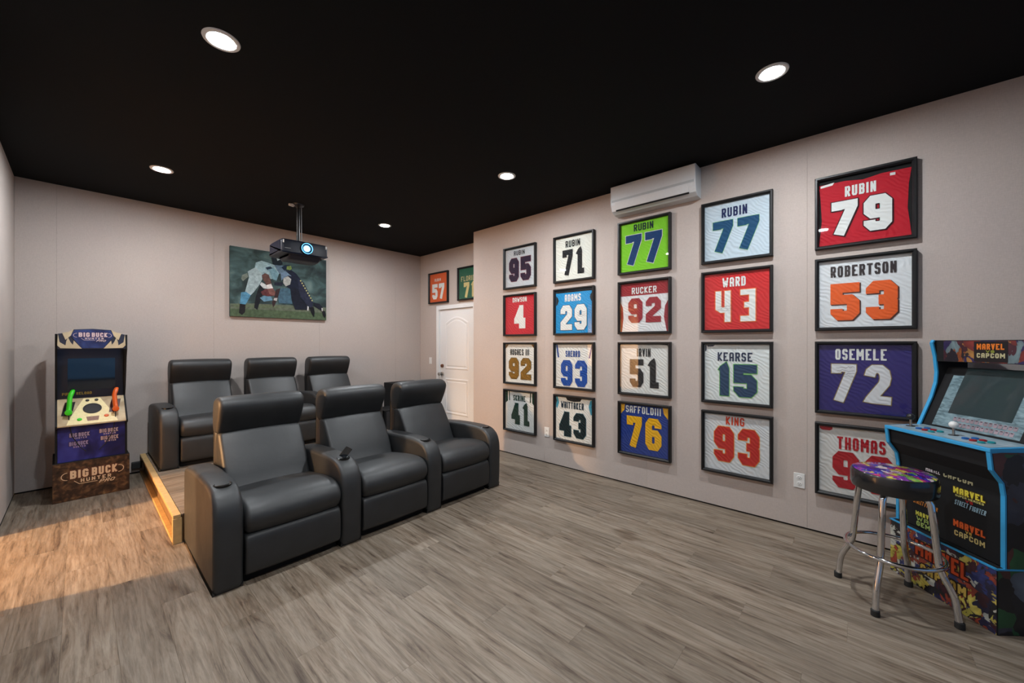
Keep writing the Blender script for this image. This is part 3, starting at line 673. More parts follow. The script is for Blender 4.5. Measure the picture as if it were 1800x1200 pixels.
jw(2, 3, label='framed royal blue jersey with yellow number 76', bg=rgb(34, 60, 140), name='SAFFOLDIII', nb=(.15, .07, .82, .20), ncol=WHT, num='76', mb_=(.17, .26, .83, .84), numcol=rgb(240, 180, 30),
   deco=[(rgb(236, 178, 40), [(.05, .05), (.13, .05), (.12, .16), (.05, .24)]), (rgb(236, 178, 40), [(.95, .05), (.85, .05), (.87, .16), (.95, .26)])])
jw(3, 0, label='framed pale blue white jersey with navy number 77 edged in green', bg=rgb(196, 212, 226), name='RUBIN', nb=(.30, .13, .66, .28), ncol=rgb(28, 38, 84), num='77', mb_=(.17, .33, .82, .83), numcol=rgb(26, 74, 112), outline=rgb(120, 190, 110), og=.003, style='x')
jw(3, 1, label='framed red jersey with squared white number 43', bg=rgb(206, 32, 38), name='WARD', nb=(.31, .12, .64, .27), ncol=WHT, num='43', mb_=(.20, .33, .78, .83), numcol=WHT, outline=rgb(232, 110, 50), og=.007, style='x', shadow=rgb(90, 20, 24), w=.17, gap=.2, sig=(.24, .56, .46, .66, 3))
jw(3, 2, label='framed white jersey with navy number 15 edged in green', bg=rgb(222, 228, 230), name='KEARSE', nb=(.24, .17, .73, .31), ncol=rgb(34, 46, 76), num='15', gap=.1, mb_=(.22, .36, .79, .87), numcol=rgb(30, 62, 96), outline=rgb(110, 190, 84), og=.005, style='x', w=.26,
   deco=[(rgb(34, 46, 76), [(.05, .05), (.07, .05), (.07, .14), (.05, .16)]), (rgb(34, 46, 76), [(.07, .05), (.20, .05), (.17, .075), (.09, .08)])])
jw(3, 3, label='framed white jersey with red number 93 edged in orange', bg=rgb(216, 220, 226), name='KING', nb=(.36, .07, .62, .20), ncol=rgb(206, 62, 30), num='93', mb_=(.19, .24, .82, .80), numcol=rgb(192, 38, 34), outline=rgb(236, 150, 60), og=.005)
jw(4, 0, label='framed red jersey with white number 79, nearest top of the jersey wall', bg=rgb(188, 26, 44), name='RUBIN', nb=(.32, .18, .63, .32), ncol=WHT, num='79', mb_=(.18, .37, .78, .83), numcol=WHT, outline=rgb(60, 14, 24), og=.006, style='x', shadow=rgb(50, 12, 20), w=.26,
   body=[(.045, .10), (.32, .10), (.5, .13), (.68, .10), (.955, .10), (.93, .3), (.92, .6), (.955, .955), (.045, .955), (.075, .6), (.06, .3)],
   deco=[(WHT, [(.06, .11), (.21, .09), (.19, .125), (.06, .14)]), (WHT, [(.76, .12), (.81, .12), (.81, .155), (.76, .155)])])
jw(4, 1, label='framed white jersey with orange number 53', bg=rgb(222, 226, 232), name='ROBERTSON', nb=(.17, .12, .82, .27), ncol=rgb(44, 36, 40), num='53', mb_=(.17, .36, .83, .86), numcol=rgb(234, 92, 20), shadow=rgb(70, 30, 24), w=.25, outline=rgb(226, 84, 18), og=.001)
jw(4, 2, label='framed purple jersey with white number 72 edged in gold', bg=rgb(44, 36, 112), name='OSEMELE', nb=(.22, .10, .73, .25), ncol=WHT, num='72', mb_=(.18, .31, .77, .82), numcol=rgb(222, 224, 230), outline=rgb(140, 118, 70), og=.005, style='x', w=.2, gap=.3, sig=(.23, .33, .42, .50, 4))
jw(4, 3, label='framed white jersey with red number 90 partly behind the bar stool', bg=rgb(222, 222, 222), name='THOMAS', nb=(.24, .17, .72, .34), ncol=RED, num='90', mb_=(.19, .37, .80, .87), numcol=RED,
   deco=[(RED, [(.05, .05), (.19, .05), (.19, .085), (.16, .105), (.08, .105), (.05, .08)])])
jersey((XD, 5.45, 2.42), -math.pi / 2, 'framed orange jersey with white number 57 above the white door, left of a green one', rgb(214, 92, 42), 'RUBIN', (.30, .20, .62, .29), WHT, '57', (.17, .37, .80, .86), WHT)
jersey((XD, 4.655, 2.42), -math.pi / 2, 'framed dark green jersey with gold number 71 above the white door', rgb(30, 92, 70), 'FLORIDA', (.14, .28, .86, .43), rgb(196, 182, 130), '71', (.26, .47, .78, .92), rgb(206, 188, 128))

# ------------------------------------------------------------------ air conditioner
ac = thing('air_conditioner', 'white wall mounted mini split air conditioner under the black ceiling', 'air conditioner', (XR, 1.478, 2.76), -math.pi / 2)
hw = .407
MB().prism([(0, 0), (-.10, 0.004), (-.145, .03), (-.168, .085), (-.172, .12), (-.172, .27), (-.16, .275), (0, .275)], -hw, hw).build('body', M['acwhite'], ac, bevel=.005)
MB().prism([(-.1735, .112), (-.1735, .133), (-.17, .133), (-.17, .112)], -hw + .012, hw - .012).build('band', M['acgrey'], ac)
MB().prism([(-.1735, .100), (-.1545, .038), (-.148, .04), (-.168, .102)], -hw + .05, hw - .06).build('louver', M['acwhite'], ac)
MB().prism([(-.1535, .036), (-.1475, .0225), (-.14, .027), (-.145, .04)], -hw + .05, hw - .06).build('air_slot', M['matte'], ac)
MB().box(-hw + .41, -hw + .416, -.1735, -.171, .142, .148).build('status_light', M['white'], ac)

# ------------------------------------------------------------------ outlets and switch
def plate(loc, label, cat, switch=False):
    t = thing('light_switch' if switch else 'wall_outlet', label, cat, loc, -math.pi / 2)
    MB().box(-.036, .036, -.006, 0, -.058, .058).build('plate', M['white'], t, bevel=.003)
    if switch:
        MB().box(-.017, .017, -.010, -.005, -.033, .033).build('rocker', M['white'], t, bevel=.002)
    else:
        for z in (-.024, .024):
            f = MB().lathe([(0, -.009), (.015, -.0085), (.017, -.006)], 18, (0, 0, z), 'y').build('socket', M['white'], t, smooth=40)
            MB().box(-.007, -.005, -.0095, -.008, z - .002, z + .008).box(.005, .007, -.0095, -.008, z - .002, z + .007).lathe([(.0028, -.0095), (.0028, -.008)], 8, (0, 0, z - .008), 'y').build('slots', M['matte'], f)
    return t
plate((XR, .352, .372), 'white duplex outlet low between the red 93 and red 90 jerseys', 'outlet')
plate((XR, 2.817, .377), 'small white outlet low between the 41 and 43 jerseys', 'outlet')
plate((XD, 5.70, 1.145), 'white light switch left of the white door', 'switch', True)

# ------------------------------------------------------------------ canvas print
cv = thing('canvas_print', 'unframed canvas print of two football players tackling, on the back wall', 'canvas print', (1.868, YB, 2.25))
CW, CH, CD = .599, .451, .04
MB().box(-CW, CW, -CD, -.001, -CH, CH).build('canvas', gradient_noise('painted_backdrop', [(0.32, rgb(36, 44, 46)), (0.46, rgb(50, 66, 66)), (0.58, rgb(70, 92, 92)), (0.74, rgb(104, 124, 122))], 4.2, 0.85, (1, 1, 1.4)), cv)
def cpt(p):
    X, Y = p; u = (X - 37) / 1273; top = 80 + (X - 37) * .152; bot = 1015 + (X - 37) * .043
    u = u * 1.0 + 0.03 * u * (1 - u)   # undo the foreshortening of the slanted view
    return ((u - .5) * 2 * CW, (.5 - (Y - top) / (bot - top)) * 2 * CH)
def paint(name, items, y):
    m = MB()
    for q, (c, pts) in enumerate(items): m.color(rgb(*c)); m.poly([cpt(p) for p in pts], -CD - y - .0002 * q)
    return m.build(name, M['canvas'], cv)
paint('printed_grass', [((96, 104, 88), [(37, 850), (300, 845), (640, 860), (1000, 880), (1310, 900), (1310, 1068), (37, 1013)]),
                        ((78, 94, 70), [(37, 915), (600, 935), (1310, 975), (1310, 1068), (37, 1013)]),
                        ((96, 108, 84), [(60, 860), (500, 870), (820, 900), (400, 905), (80, 890)])], .0004)
paint('printed_player', [
    ((28, 30, 36), [(380, 600), (440, 660), (400, 760), (370, 860), (350, 930), (310, 900), (330, 760), (350, 680)]),
    ((104, 144, 168), [(380, 770), (430, 740), (520, 750), (540, 800), (430, 820)]),
    ((150, 178, 184), [(330, 300), (400, 275), (480, 300), (560, 330), (620, 360), (650, 410), (600, 480), (520, 520), (430, 450), (380, 480), (300, 440), (320, 360)]),
    ((164, 184, 188), [(235, 420), (330, 360), (400, 440), (410, 520), (370, 600), (310, 690), (270, 735), (205, 690), (230, 580), (250, 500)]),
    ((196, 200, 200), [(400, 560), (450, 590), (480, 650), (420, 640), (380, 590)]),
    ((84, 140, 172), [(160, 700), (215, 690), (270, 735), (240, 800), (210, 860), (145, 850)]),
    ((34, 32, 34), [(145, 850), (210, 860), (205, 960), (170, 1000), (135, 970)]),
    ((116, 152, 164), [(440, 370), (500, 345), (560, 370), (620, 450), (590, 540), (540, 520), (500, 420)]),
    ((36, 50, 66), [(450, 365), (510, 350), (540, 375), (470, 395)]),
    ((100, 72, 66), [(405, 470), (440, 440), (490, 460), (520, 560), (530, 600), (470, 610), (420, 530)]),
    ((218, 214, 212), [(458, 600), (520, 580), (545, 640), (480, 660)]),
    ((96, 52, 54), [(390, 690), (450, 650), (520, 645), (575, 690), (560, 740), (480, 750), (410, 730)]),
    ((124, 84, 78), [(470, 650), (540, 640), (575, 690), (560, 745), (500, 720)]),
    ((40, 44, 58), [(560, 560), (680, 560), (660, 610), (560, 600)]),
    ((60, 44, 46), [(580, 660), (640, 640), (600, 780), (570, 860), (545, 900), (530, 830), (560, 760)]),
    ((196, 190, 188), [(560, 770), (600, 770), (590, 810), (550, 800)]),
    ((22, 32, 40), [(520, 230), (600, 215), (660, 260), (670, 320), (610, 350), (540, 320)]),
    ((180, 196, 196), [(590, 240), (640, 255), (600, 275)]),
    ((96, 120, 140), [(560, 330), (680, 340), (720, 400), (690, 470), (620, 440)]),
    ((120, 130, 120), [(170, 470), (230, 440), (240, 490), (180, 550), (160, 520)])], .0016)
paint('printed_player', [
    ((70, 100, 118), [(640, 640), (770, 640), (790, 760), (800, 850), (620, 840), (610, 760)]),
    ((26, 32, 50), [(700, 420), (790, 400), (860, 450), (930, 540), (960, 640), (900, 670), (770, 650), (700, 600)]),
    ((24, 28, 42), [(770, 640), (920, 650), (910, 760), (1000, 860), (1030, 930), (840, 925), (790, 800)]),
    ((40, 44, 64), [(880, 520), (960, 560), (1060, 740), (1100, 830), (1090, 900), (1030, 890), (920, 760), (890, 660)]),
    ((26, 28, 40), [(1100, 830), (1200, 850), (1250, 900), (1235, 945), (1130, 890)]),
    ((16, 18, 24), [(1040, 900), (1110, 890), (1125, 960), (1115, 1030), (1085, 990)]),
    ((20, 20, 26), [(1240, 940), (1290, 950), (1300, 1010), (1280, 1040), (1250, 1000)]),
    ((206, 206, 206), [(1015, 880), (1035, 885), (1032, 940), (1012, 935)]),
    ((206, 206, 206), [(1232, 905), (1250, 910), (1250, 950), (1234, 945)]),
    ((178, 180, 176), [(680, 500), (740, 480), (785, 520), (770, 590), (710, 615), (675, 570)]),
    ((110, 134, 158), [(640, 430), (720, 420), (790, 480), (740, 470), (690, 500), (650, 540)]),
    ((26, 40, 60), [(650, 360), (700, 330), (760, 330), (800, 370), (780, 410), (690, 405)]),
    ((112, 132, 70), [(725, 345), (780, 340), (795, 380), (770, 400), (720, 390)]),
] + [((176, 176, 120), [(905 + 21 * k, 535 + 33 * k), (922 + 21 * k, 530 + 33 * k), (930 + 21 * k, 548 + 33 * k), (912 + 21 * k, 553 + 33 * k)]) for k in range(9)], .0062)

# ------------------------------------------------------------------ projector
pj = thing('projector', 'dark ceiling projector with glowing blue lens in front of the canvas print', 'projector', (1.672, 4.80, 2.45))
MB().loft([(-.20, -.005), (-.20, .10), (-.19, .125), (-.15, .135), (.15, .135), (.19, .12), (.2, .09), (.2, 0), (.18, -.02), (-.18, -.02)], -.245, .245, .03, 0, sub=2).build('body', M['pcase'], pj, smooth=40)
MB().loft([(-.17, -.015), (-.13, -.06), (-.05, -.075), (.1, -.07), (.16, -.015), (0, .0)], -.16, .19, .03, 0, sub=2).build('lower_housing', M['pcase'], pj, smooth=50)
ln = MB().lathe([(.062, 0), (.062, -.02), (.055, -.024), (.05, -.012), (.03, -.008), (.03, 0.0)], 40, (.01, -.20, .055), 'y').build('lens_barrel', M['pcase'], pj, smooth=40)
bl = emit('lens_ring_glow', (0.10, 0.45, 1.0), 5.0)
MB().lathe([(.0585, -.0225), (.0585, -.0255), (.0545, -.0255), (.0545, -.0225)], 40, (.01, -.20, .055), 'y', close=True).build('lens_ring', bl, ln)
MB().lathe([(.036, -.012), (.036, -.016), (.032, -.016), (.032, -.012)], 40, (.01, -.20, .055), 'y', close=True).build('lens_ring', bl, ln)
MB().lathe([(.029, -.010), (.02, -.016), (0, -.019)], 32, (.01, -.20, .055), 'y').build('lens_glass', emit('lens_glow', (0.42, 0.75, 1.0), 22.0), ln, smooth=60)
for sx in (-1, 1): MB().box(sx * .222 - .006, sx * .222 + .006, -.206, -.196, .085, .118).build('corner_clip', M['white'], pj, bevel=.002)
MB().box(-.21, -.15, -.2035, -.2, .03, .034).build('marking', M['acgrey'], pj)
MB().lathe([(.0, .155), (.03, .155), (.035, .135), (.035, .13)], 20).box(-.07, .07, -.07, .07, .135, .145).build('mount_plate', M['black'], pj)
MB().tube([(0, .02, .14), (0, .02, .59)], .018, 14).build('pole', M['black'], pj, smooth=40)
MB().tube([(.035, .02, .14), (.036, .02, .30), (.034, .02, .58)], .0045, 8).build('cable', M['acgrey'], pj, smooth=40)
MB().lathe([(.018, .56), (.03, .575), (.06, .585), (.065, .6), (0, .6)], 24, (0, .02, 0)).build('ceiling_plate', M['black'], pj, smooth=40)
MB().prism([(-.10, .565), (-.05, .56), (-.04, .575), (-.06, .59), (-.10, .585)], .0, .025, 'y').build('cable_clip', M['white'], pj)

# projection screen on the front wall behind the viewpoint (reflects in the cabinet glass)
ps = thing('projection_screen', 'lit blue projection screen on the front wall behind the viewpoint', 'projection screen', (1.5, YF, 0.55), math.pi)
MB().box(-1.75, 1.75, -.03, -.001, 0, 1.55).build('border', M['matte'], ps)
MB().box(-1.7, 1.7, -.034, -.0305, .05, 1.5).build('screen_surface', emit('projected_blue_picture', (0.10, 0.26, 0.52), 0.8), ps)

# ------------------------------------------------------------------ left arcade cabinet (hunting game)
la = thing('arcade_cabinet', 'blue hunting arcade cabinet with green and orange guns at the back left', 'arcade cabinet', (.073, 5.40, 0), R(1.5))
art_camo = gradient_noise('camouflage_print', [(0.28, rgb(24, 18, 14)), (0.48, rgb(58, 40, 28)), (0.62, rgb(92, 66, 44)), (0.8, rgb(132, 108, 78))], 22, 0.5, (1, 1, 1), 8.0)
art_night = gradient_noise('night_blue_print', [(0.28, rgb(16, 16, 40)), (0.46, rgb(34, 36, 104)), (0.62, rgb(56, 62, 150)), (0.8, rgb(132, 112, 158))], 6, 0.45, (1, 1, .6), 3.0)
def hunter(mb, x0, x1, z1, hgt, col, back, y, full=True):
    """the game's lettering with its looped border"""
    w_ = x1 - x0
    letters(mb, 'BIG', x0 + w_ * .14, x0 + w_ * .42, z1 - hgt * .48, z1, .24, back, y, grow=hgt * .05); letters(mb, 'BUCK', x0 + w_ * .47, x0 + w_ * .88, z1 - hgt * .48, z1, .24, back, y, grow=hgt * .05)
    letters(mb, 'BIG', x0 + w_ * .14, x0 + w_ * .42, z1 - hgt * .48, z1, .24, col, y - .0006); letters(mb, 'BUCK', x0 + w_ * .47, x0 + w_ * .88, z1 - hgt * .48, z1, .24, col, y - .0006)
    letters(mb, 'HUNTER', x0 + w_ * .3, x0 + w_ * .78, z1 - hgt * .76, z1 - hgt * .55, .22, col, y - .0006, gap=.5)
    if full:
        letters(mb, 'PRO', x0 + w_ * .58, x0 + w_ * .82, z1 - hgt, z1 - hgt * .8, .2, col, y - .0006, shear=.5)
        mb.color(col)
        for s in (-1, 1):
            cx = (x0 + x1) / 2 + s * w_ * .40; cz = z1 - hgt * .3
            pts = [(cx + s * w_ * .09 * math.cos(t), cz + hgt * .22 * math.sin(t)) for t in [math.pi * (k / 10 - .5) for k in range(11)]]
            stroke(mb, pts, hgt * .035, 0, y - .0006)
        stroke(mb, [(x0 + w_ * .2, z1 - hgt * .62), (x0 + w_ * .28, z1 - hgt * .84), (x0 + w_ * .56, z1 - hgt * .84)], hgt * .03, 0, y - .0006)
rs = MB().box(-.248, .248, 0, .55, 0, .355).build('riser', M['matte'], la, bevel=.002)
MB().poly([(-.247, .002), (.247, .002), (.247, .353), (-.247, .353)], -.0008).build('riser_art', art_camo, la)
m = MB(); hunter(m, -.2, .21, .275, .155, rgb(214, 184, 150), rgb(84, 48, 36), -.0016); m.build('riser_lettering', M['flat'], la)
SP = [(.02, .355), (.02, .66), (-.045, .68), (-.05, .70), (.19, .925), (.14, 1.02), (.05, 1.33), (.012, 1.39), (.012, 1.535), (.42, 1.535), (.5, 1.46), (.5, .355)]
for s in (-1, 1):
    MB().prism(SP, s * .226 - .007, s * .226 + .007).build('side_panel', M['matte'], la, bevel=.002)
MB().box(-.219, .219, .03, .49, .355, .70).build('body', M['matte'], la)
MB().poly([(-.218, .357), (.218, .357), (.218, .69), (-.218, .69)], .0285).build('front_art', art_night, la)
for (xa, xb, zt, c) in ((-.17, .0, .615, rgb(176, 160, 190)), (-.17, -.01, .535, rgb(160, 146, 190)), (.02, .19, .625, rgb(190, 170, 180)), (.03, .19, .555, rgb(190, 166, 170))):
    m = MB(); hunter(m, xa, xb, zt, .075, c, rgb(40, 30, 60), .0275, False); m.build('front_lettering', M['flat'], la)
# sloped gun deck
def deckpt(x, t, lift=0.0):     # t 0 front .. 1 back along the slope
    return (x, -.05 + .235 * t - .69 * lift, .70 + .222 * t + .72 * lift)
dk = MB(); dk.prism([(-.05, .69), (-.05, .70), (.185, .922), (.3, .922), (.3, .69)], -.219, .219).build('gun_deck', M['tan'], la)
def deckpoly(pts, lift): return [deckpt(x, t, lift) for x, t in pts]
def dpoly(mb, pts, lift):
    return mb._add(deckpoly(pts, lift), [tuple(range(len(pts)))])
dpoly(MB(), [(-.165, 0.01), (.165, 0.01), (.15, .22), (.055, .97), (-.055, .97), (-.15, .22)], .0015).build('centre_panel', M['cream'], la)
rot = Matrix.Rotation(math.atan2(.222, .235), 3, 'X')
def ondeck(mb, prof, x, t, segs=24, flat=1):
    o = Vector(deckpt(x, t, 0)); t2 = MB().lathe(prof, segs)
    mb._add([tuple(o + rot @ Vector((v[0] * flat, v[1], v[2]))) for v in t2.v], t2.f); return mb
sp = ondeck(MB(), [(.062, .0), (.062, .006), (.052, .008), (.05, .005), (0, .003)], 0, .56).build('speaker', M['dial'], la, smooth=40)
for xx in (-.03, .03): ondeck(MB(), [(.013, 0), (.013, .008), (.009, .012), (0, .012)], xx, .88, 16).build('button', M['black'], la, smooth=40)
ondeck(MB(), [(.016, 0), (.016, .006), (.010, .011), (0, .011)], -.085, .18, 18).build('button', M['green'], la, smooth=40)
ondeck(MB(), [(.016, 0), (.016, .006), (.010, .011), (0, .011)], .09, .24, 18).build('button', M['orange'], la, smooth=40)
dpoly(MB(), [(-.035, .1), (.035, .1), (.042, .26), (-.042, .26)], .002).build('badge', plain('rust_badge', rgb(120, 84, 66), 0.5, noise=.25), la)
for s, mat, nm in ((-1, M['green'], 'green'), (1, M['orange'], 'orange')):
    xg = s * .152
    dpoly(MB(), [(xg - .045, .36), (xg + .02, .36), (xg + .045, .86), (xg - .02, .86)], .0025).build('holster', M['matte'] if s < 0 else plain('maroon_holster', (.05, .008, .008), .5), la)
    g0 = Vector(deckpt(xg, .5, .01))
    gun = thing('light_gun', nm + ' plastic light gun standing in the deck of the hunting cabinet', 'light gun', (0, 0, 0))
    gun.location = la.matrix_basis @ g0
    gun.location = (la.location.x + g0.x, la.location.y + g0.y, la.location.z + g0.z)
    tl = s * -.004
    MB().tube([(0, -.045, -.02), (0, -.03, .0), (tl, -.012, .06), (tl * 2, .0, .13), (tl * 2 + .01, .018, .165), (tl * 2 + .018, .045, .185)], [.015, .016, .0155, .015, .0165, .013], 12, flat=1.2).build('grip', mat, gun, smooth=60)
    MB().lathe([(.012, -.078), (.024, -.076), (.025, -.045), (0, -.045)], 16, (0, 0, -.005), 'y').build('muzzle', mat, gun, smooth=40)
    MB().tube([(0, -.05, -.02), (s * -.005, -.075, -.10), (s * -.02, -.075, -.22), (s * -.07, -.07, -.33), (s * -.11, -.068, -.38)], .0035, 6).build('cord', M['rubber'], gun, smooth=60)
# screen
def quad(mb, p): return mb._add(p, [tuple(range(len(p)))])
scr = [(-.219, .20, .92), (.219, .20, .92), (.219, .20, 1.40), (-.219, .20, 1.40)]
quad(MB(), scr).build('bezel', plain('dark_blue_bezel', rgb(20, 24, 40), .35), la)
def sc(x, t, lift=.0015): return (x, .20 - lift, .92 + .48 * t)
quad(MB(), [sc(-.155, .17), sc(.16, .17), sc(.16, .80), sc(-.155, .80)]).build('screen', M['pscreen'], la)
letters(MB(), 'PUMP', -.19, -.12, .955, .98, .2, rgb(150, 130, 60), .198).build('instruction_lettering', M['flat'], la)
letters(MB(), 'RELOAD', -.10, .0, .955, .98, .2, rgb(150, 130, 60), .198).build('instruction_lettering', M['flat'], la)
# marquee with antler shapes
mq = [(-.219, 1.395), (.219, 1.395), (.219, 1.535), (.15, 1.55), (.12, 1.578), (.0, 1.587), (-.12, 1.578), (-.15, 1.55), (-.219, 1.535)]
MB().prism(mq, .0, .05, 'y').build('marquee', plain('navy_marquee', rgb(32, 40, 62), .45, noise=.2, nscale=10), la, bevel=.003)
for s in (-1, 1):
    pts = [(s * .215, 1.535), (s * .205, 1.46), (s * .17, 1.43), (s * .165, 1.47), (s * .155, 1.505), (s * .14, 1.46), (s * .125, 1.435), (s * .12, 1.475), (s * .07, 1.40), (s * .20, 1.405), (s * .219, 1.43)]
    MB().prism(pts, -.008, .001, 'y').build('antler_trim', M['bone'], la)
    MB().prism([(s * .19, 1.545), (s * .15, 1.555), (s * .12, 1.58), (s * .138, 1.52), (s * .155, 1.50), (s * .17, 1.48)], -.006, .001, 'y').build('antler_trim', M['bone'], la)
MB().prism([(-.07, 1.405), (.07, 1.405), (.138, 1.52), (.115, 1.572), (0, 1.580), (-.115, 1.572), (-.138, 1.52)], -.004, .001, 'y').build('sign_panel', gradient_noise('sign_blue_print', [(0.3, rgb(28, 32, 70)), (0.6, rgb(48, 66, 122)), (0.85, rgb(96, 70, 110))], 9, .4), la)
m = MB(); hunter(m, -.125, .125, 1.55, .085, rgb(206, 190, 196), rgb(50, 40, 90), -.0048); m.build('sign_lettering', M['flat'], la)
# power adapter and cable by the platform
pc = thing('power_cord', 'thin black power cord with adapter hanging from the wall by the platform', 'cord', (.42, 5.99, .06))
MB().box(-.05, .03, -.03, .025, .0, .07).build('adapter', M['rubber'], pc, bevel=.006)
MB().tube([(.02, -.01, .05), (.05, -.02, .09), (.07, -.03, .15), (.10, -.04, .165), (.135, -.05, .19)], .004, 6).build('cable', M['rubber'], pc, smooth=60)

# ------------------------------------------------------------------ right arcade cabinet
ra = thing('arcade_cabinet', 'black arcade cabinet with sky blue edging behind the bar stool', 'arcade cabinet', (3.2495, -.327, 0), math.atan2(-.63583, -.77183))
HWd = .283
comic = collage('comic_colour_blotches', [rgb(30, 28, 60), rgb(178, 168, 70), rgb(60, 20, 34), rgb(190, 192, 180), rgb(40, 52, 110), rgb(150, 60, 40), rgb(20, 20, 26), rgb(206, 190, 90)], 26)
side = collage('dark_side_blotches', [rgb(26, 30, 42), rgb(60, 66, 82), rgb(36, 96, 56), rgb(88, 46, 44), rgb(92, 104, 118), rgb(20, 22, 30)], 9)
MB().box(-HWd, HWd, 0, .46, 0, .325).build('riser', M['matte'], ra, bevel=.002)
MB().poly([(-HWd + .002, .002), (HWd - .002, .002), (HWd - .002, .322), (-HWd + .002, .322)], -.0008).build('riser_art', comic, ra)
MB()._add([(HWd + .0008, .004, .004), (HWd + .0008, .456, .004), (HWd + .0008, .456, .322), (HWd + .0008, .004, .322)], [(0, 1, 2, 3)]).build('riser_side_art', side, ra)
for a in ((-HWd, HWd, -.003, .006, .322, .330), (HWd - .004, HWd + .003, -.003, .46, .322, .330), (-HWd - .003, -HWd + .004, -.003, .46, .322, .33)):
    MB().box(*a).build('edge_trim', M['blue'], ra)
m = MB()
letters(m, 'MARVEL', -.12, .16, .19, .275, .24, rgb(60, 16, 14), -.0018, grow=.008); letters(m, 'MARVEL', -.12, .16, .19, .275, .24, rgb(190, 72, 34), -.0026)
letters(m, 'VS', -.02, .06, .155, .18, .24, rgb(200, 160, 70), -.0026); letters(m, 'CAPCOM', -.09, .15, .10, .15, .26, rgb(40, 26, 16), -.0018, grow=.006); letters(m, 'CAPCOM', -.09, .15, .10, .15, .26, rgb(178, 150, 70), -.0026)
m.build('riser_lettering', M['flat'], ra)
RP = [(.04, .33), (.04, .69), (.03, .752), (-.02, .818), (-.03, .905), (.165, .925), (.197, 1.0), (.243, 1.108), (.270, 1.2), (.275, 1.267), (.265, 1.365), (.246, 1.45), (.255, 1.467), (.455, 1.467), (.46, .33)]
for s in (-1, 1):
    p = MB().prism(RP, s * (HWd - .008) - .008, s * (HWd - .008) + .008).build('side_panel', M['matte'], ra)
    # blue T-moulding along the front edge
    mb = MB(); n = 14
    for i in range(13 - 1):
        (ya, za), (yb, zb) = RP[i], RP[i + 1]
        d_ = Vector((yb - ya, zb - za)).normalized(); nn = Vector((-d_.y, d_.x)) * .004
        x0, x1 = s * (HWd - .008) - .0095, s * (HWd - .008) + .0095
        q = [(ya + nn.x, za + nn.y), (yb + nn.x, zb + nn.y), (yb - nn.x, zb - nn.y), (ya - nn.x, za - nn.y)]
        mb.prism(q, x0, x1)
    mb.build('edge_trim', M['blue'], p)
MB()._add([(HWd + .0008, y, z) for y, z in [(y + (.008 if i < 13 else -.004), z) for i, (y, z) in enumerate(RP)]], [tuple(range(len(RP)))]).build('side_art', side, ra)
MB().box(-HWd + .016, HWd - .016, .05, .45, .33, .90).build('front_body', M['matte'], ra)
MB().prism([(.05, .69), (.04, .75), (-.008, .822), (-.015, .90), (.05, .90)], -HWd + .016, HWd - .016).build('front_slope', M['matte'], ra)
yf = .0485
def T(s, x0, z0, x1, z1, c, w=.24, sh=0.0, rise=0.0, g=None):
    m = MB()
    if g: letters(m, s, x0, x1, z0, z1, w, g, yf, grow=.003, shear=sh, rise=rise)
    letters(m, s, x0, x1, z0, z1, w, c, yf - .0008, shear=sh, rise=rise).build('front_lettering', M['flat'], ra)
T('MARVEL', -.11, .690, -.030, .722, rgb(214, 204, 208)); T('CAPCOM', -.012, .688, .135, .716, rgb(176, 168, 130), .26)
T('MARVEL', .04, .618, .19, .652, rgb(222, 204, 70), g=rgb(90, 70, 20)); T('SUPER', .05, .602, .105, .613, rgb(206, 196, 120)); T('HEROES', .112, .602, .185, .613, rgb(206, 196, 120))
T('VS', .10, .585, .135, .6, rgb(170, 40, 40)); T('STREET', .045, .556, .11, .583, rgb(150, 180, 196), sh=.2); T('FIGHTER', .118, .552, .192, .579, rgb(150, 180, 196), sh=.2)
T('MARVEL', .04, .435, .19, .470, rgb(206, 90, 40), g=rgb(80, 30, 16)); T('VS', .10, .418, .13, .432, rgb(210, 170, 80)); T('CAPCOM', .045, .385, .19, .414, rgb(190, 170, 110), .22)
T('STREET', -.185, .472, -.125, .496, rgb(206, 130, 56), sh=.2); T('FIGHTER', -.118, .470, -.045, .494, rgb(206, 130, 56), sh=.2)
T('MARVEL', -.17, .402, -.055, .428, rgb(206, 200, 80)); T('WAR', -.165, .372, -.06, .398, rgb(150, 170, 90)); T('GEMS', -.165, .340, -.06, .368, rgb(160, 180, 100))
dkr = MB().prism([(-.035, .905), (-.035, .925), (.19, .935), (.19, .905)], -HWd - .002, HWd + .002).build('control_deck', M['blue'], ra, bevel=.003)
dz = lambda y: .9262 + (y + .035) * .0445
MB()._add([(-HWd + .012, -.026, dz(-.026)), (HWd - .012, -.026, dz(-.026)), (HWd - .012, .188, dz(.188)), (-HWd + .012, .188, dz(.188))], [(0, 1, 2, 3)]).build('deck_art', gradient_noise('pale_blue_deck_print', [(0.3, rgb(112, 138, 150)), (0.6, rgb(150, 168, 176)), (0.85, rgb(96, 120, 140))], 16, .4, coat=.3), ra)
bcols = [plain('button_blue', (.01, .09, .3), .3), plain('button_red', (.25, .01, .015), .3), plain('button_teal', (.01, .22, .25), .3)]
for px in (-.16, .09):
    for i in range(3):
        for j in range(2):
            xx = px + .012 + i * .042 + j * .008; yy_ = .045 + j * .042 - i * .006
            MB().lathe([(.015, 0), (.015, .006), (.011, .009), (.0, .0095)], 16, (xx, yy_, dz(yy_))).build('button', bcols[i], ra, smooth=40)
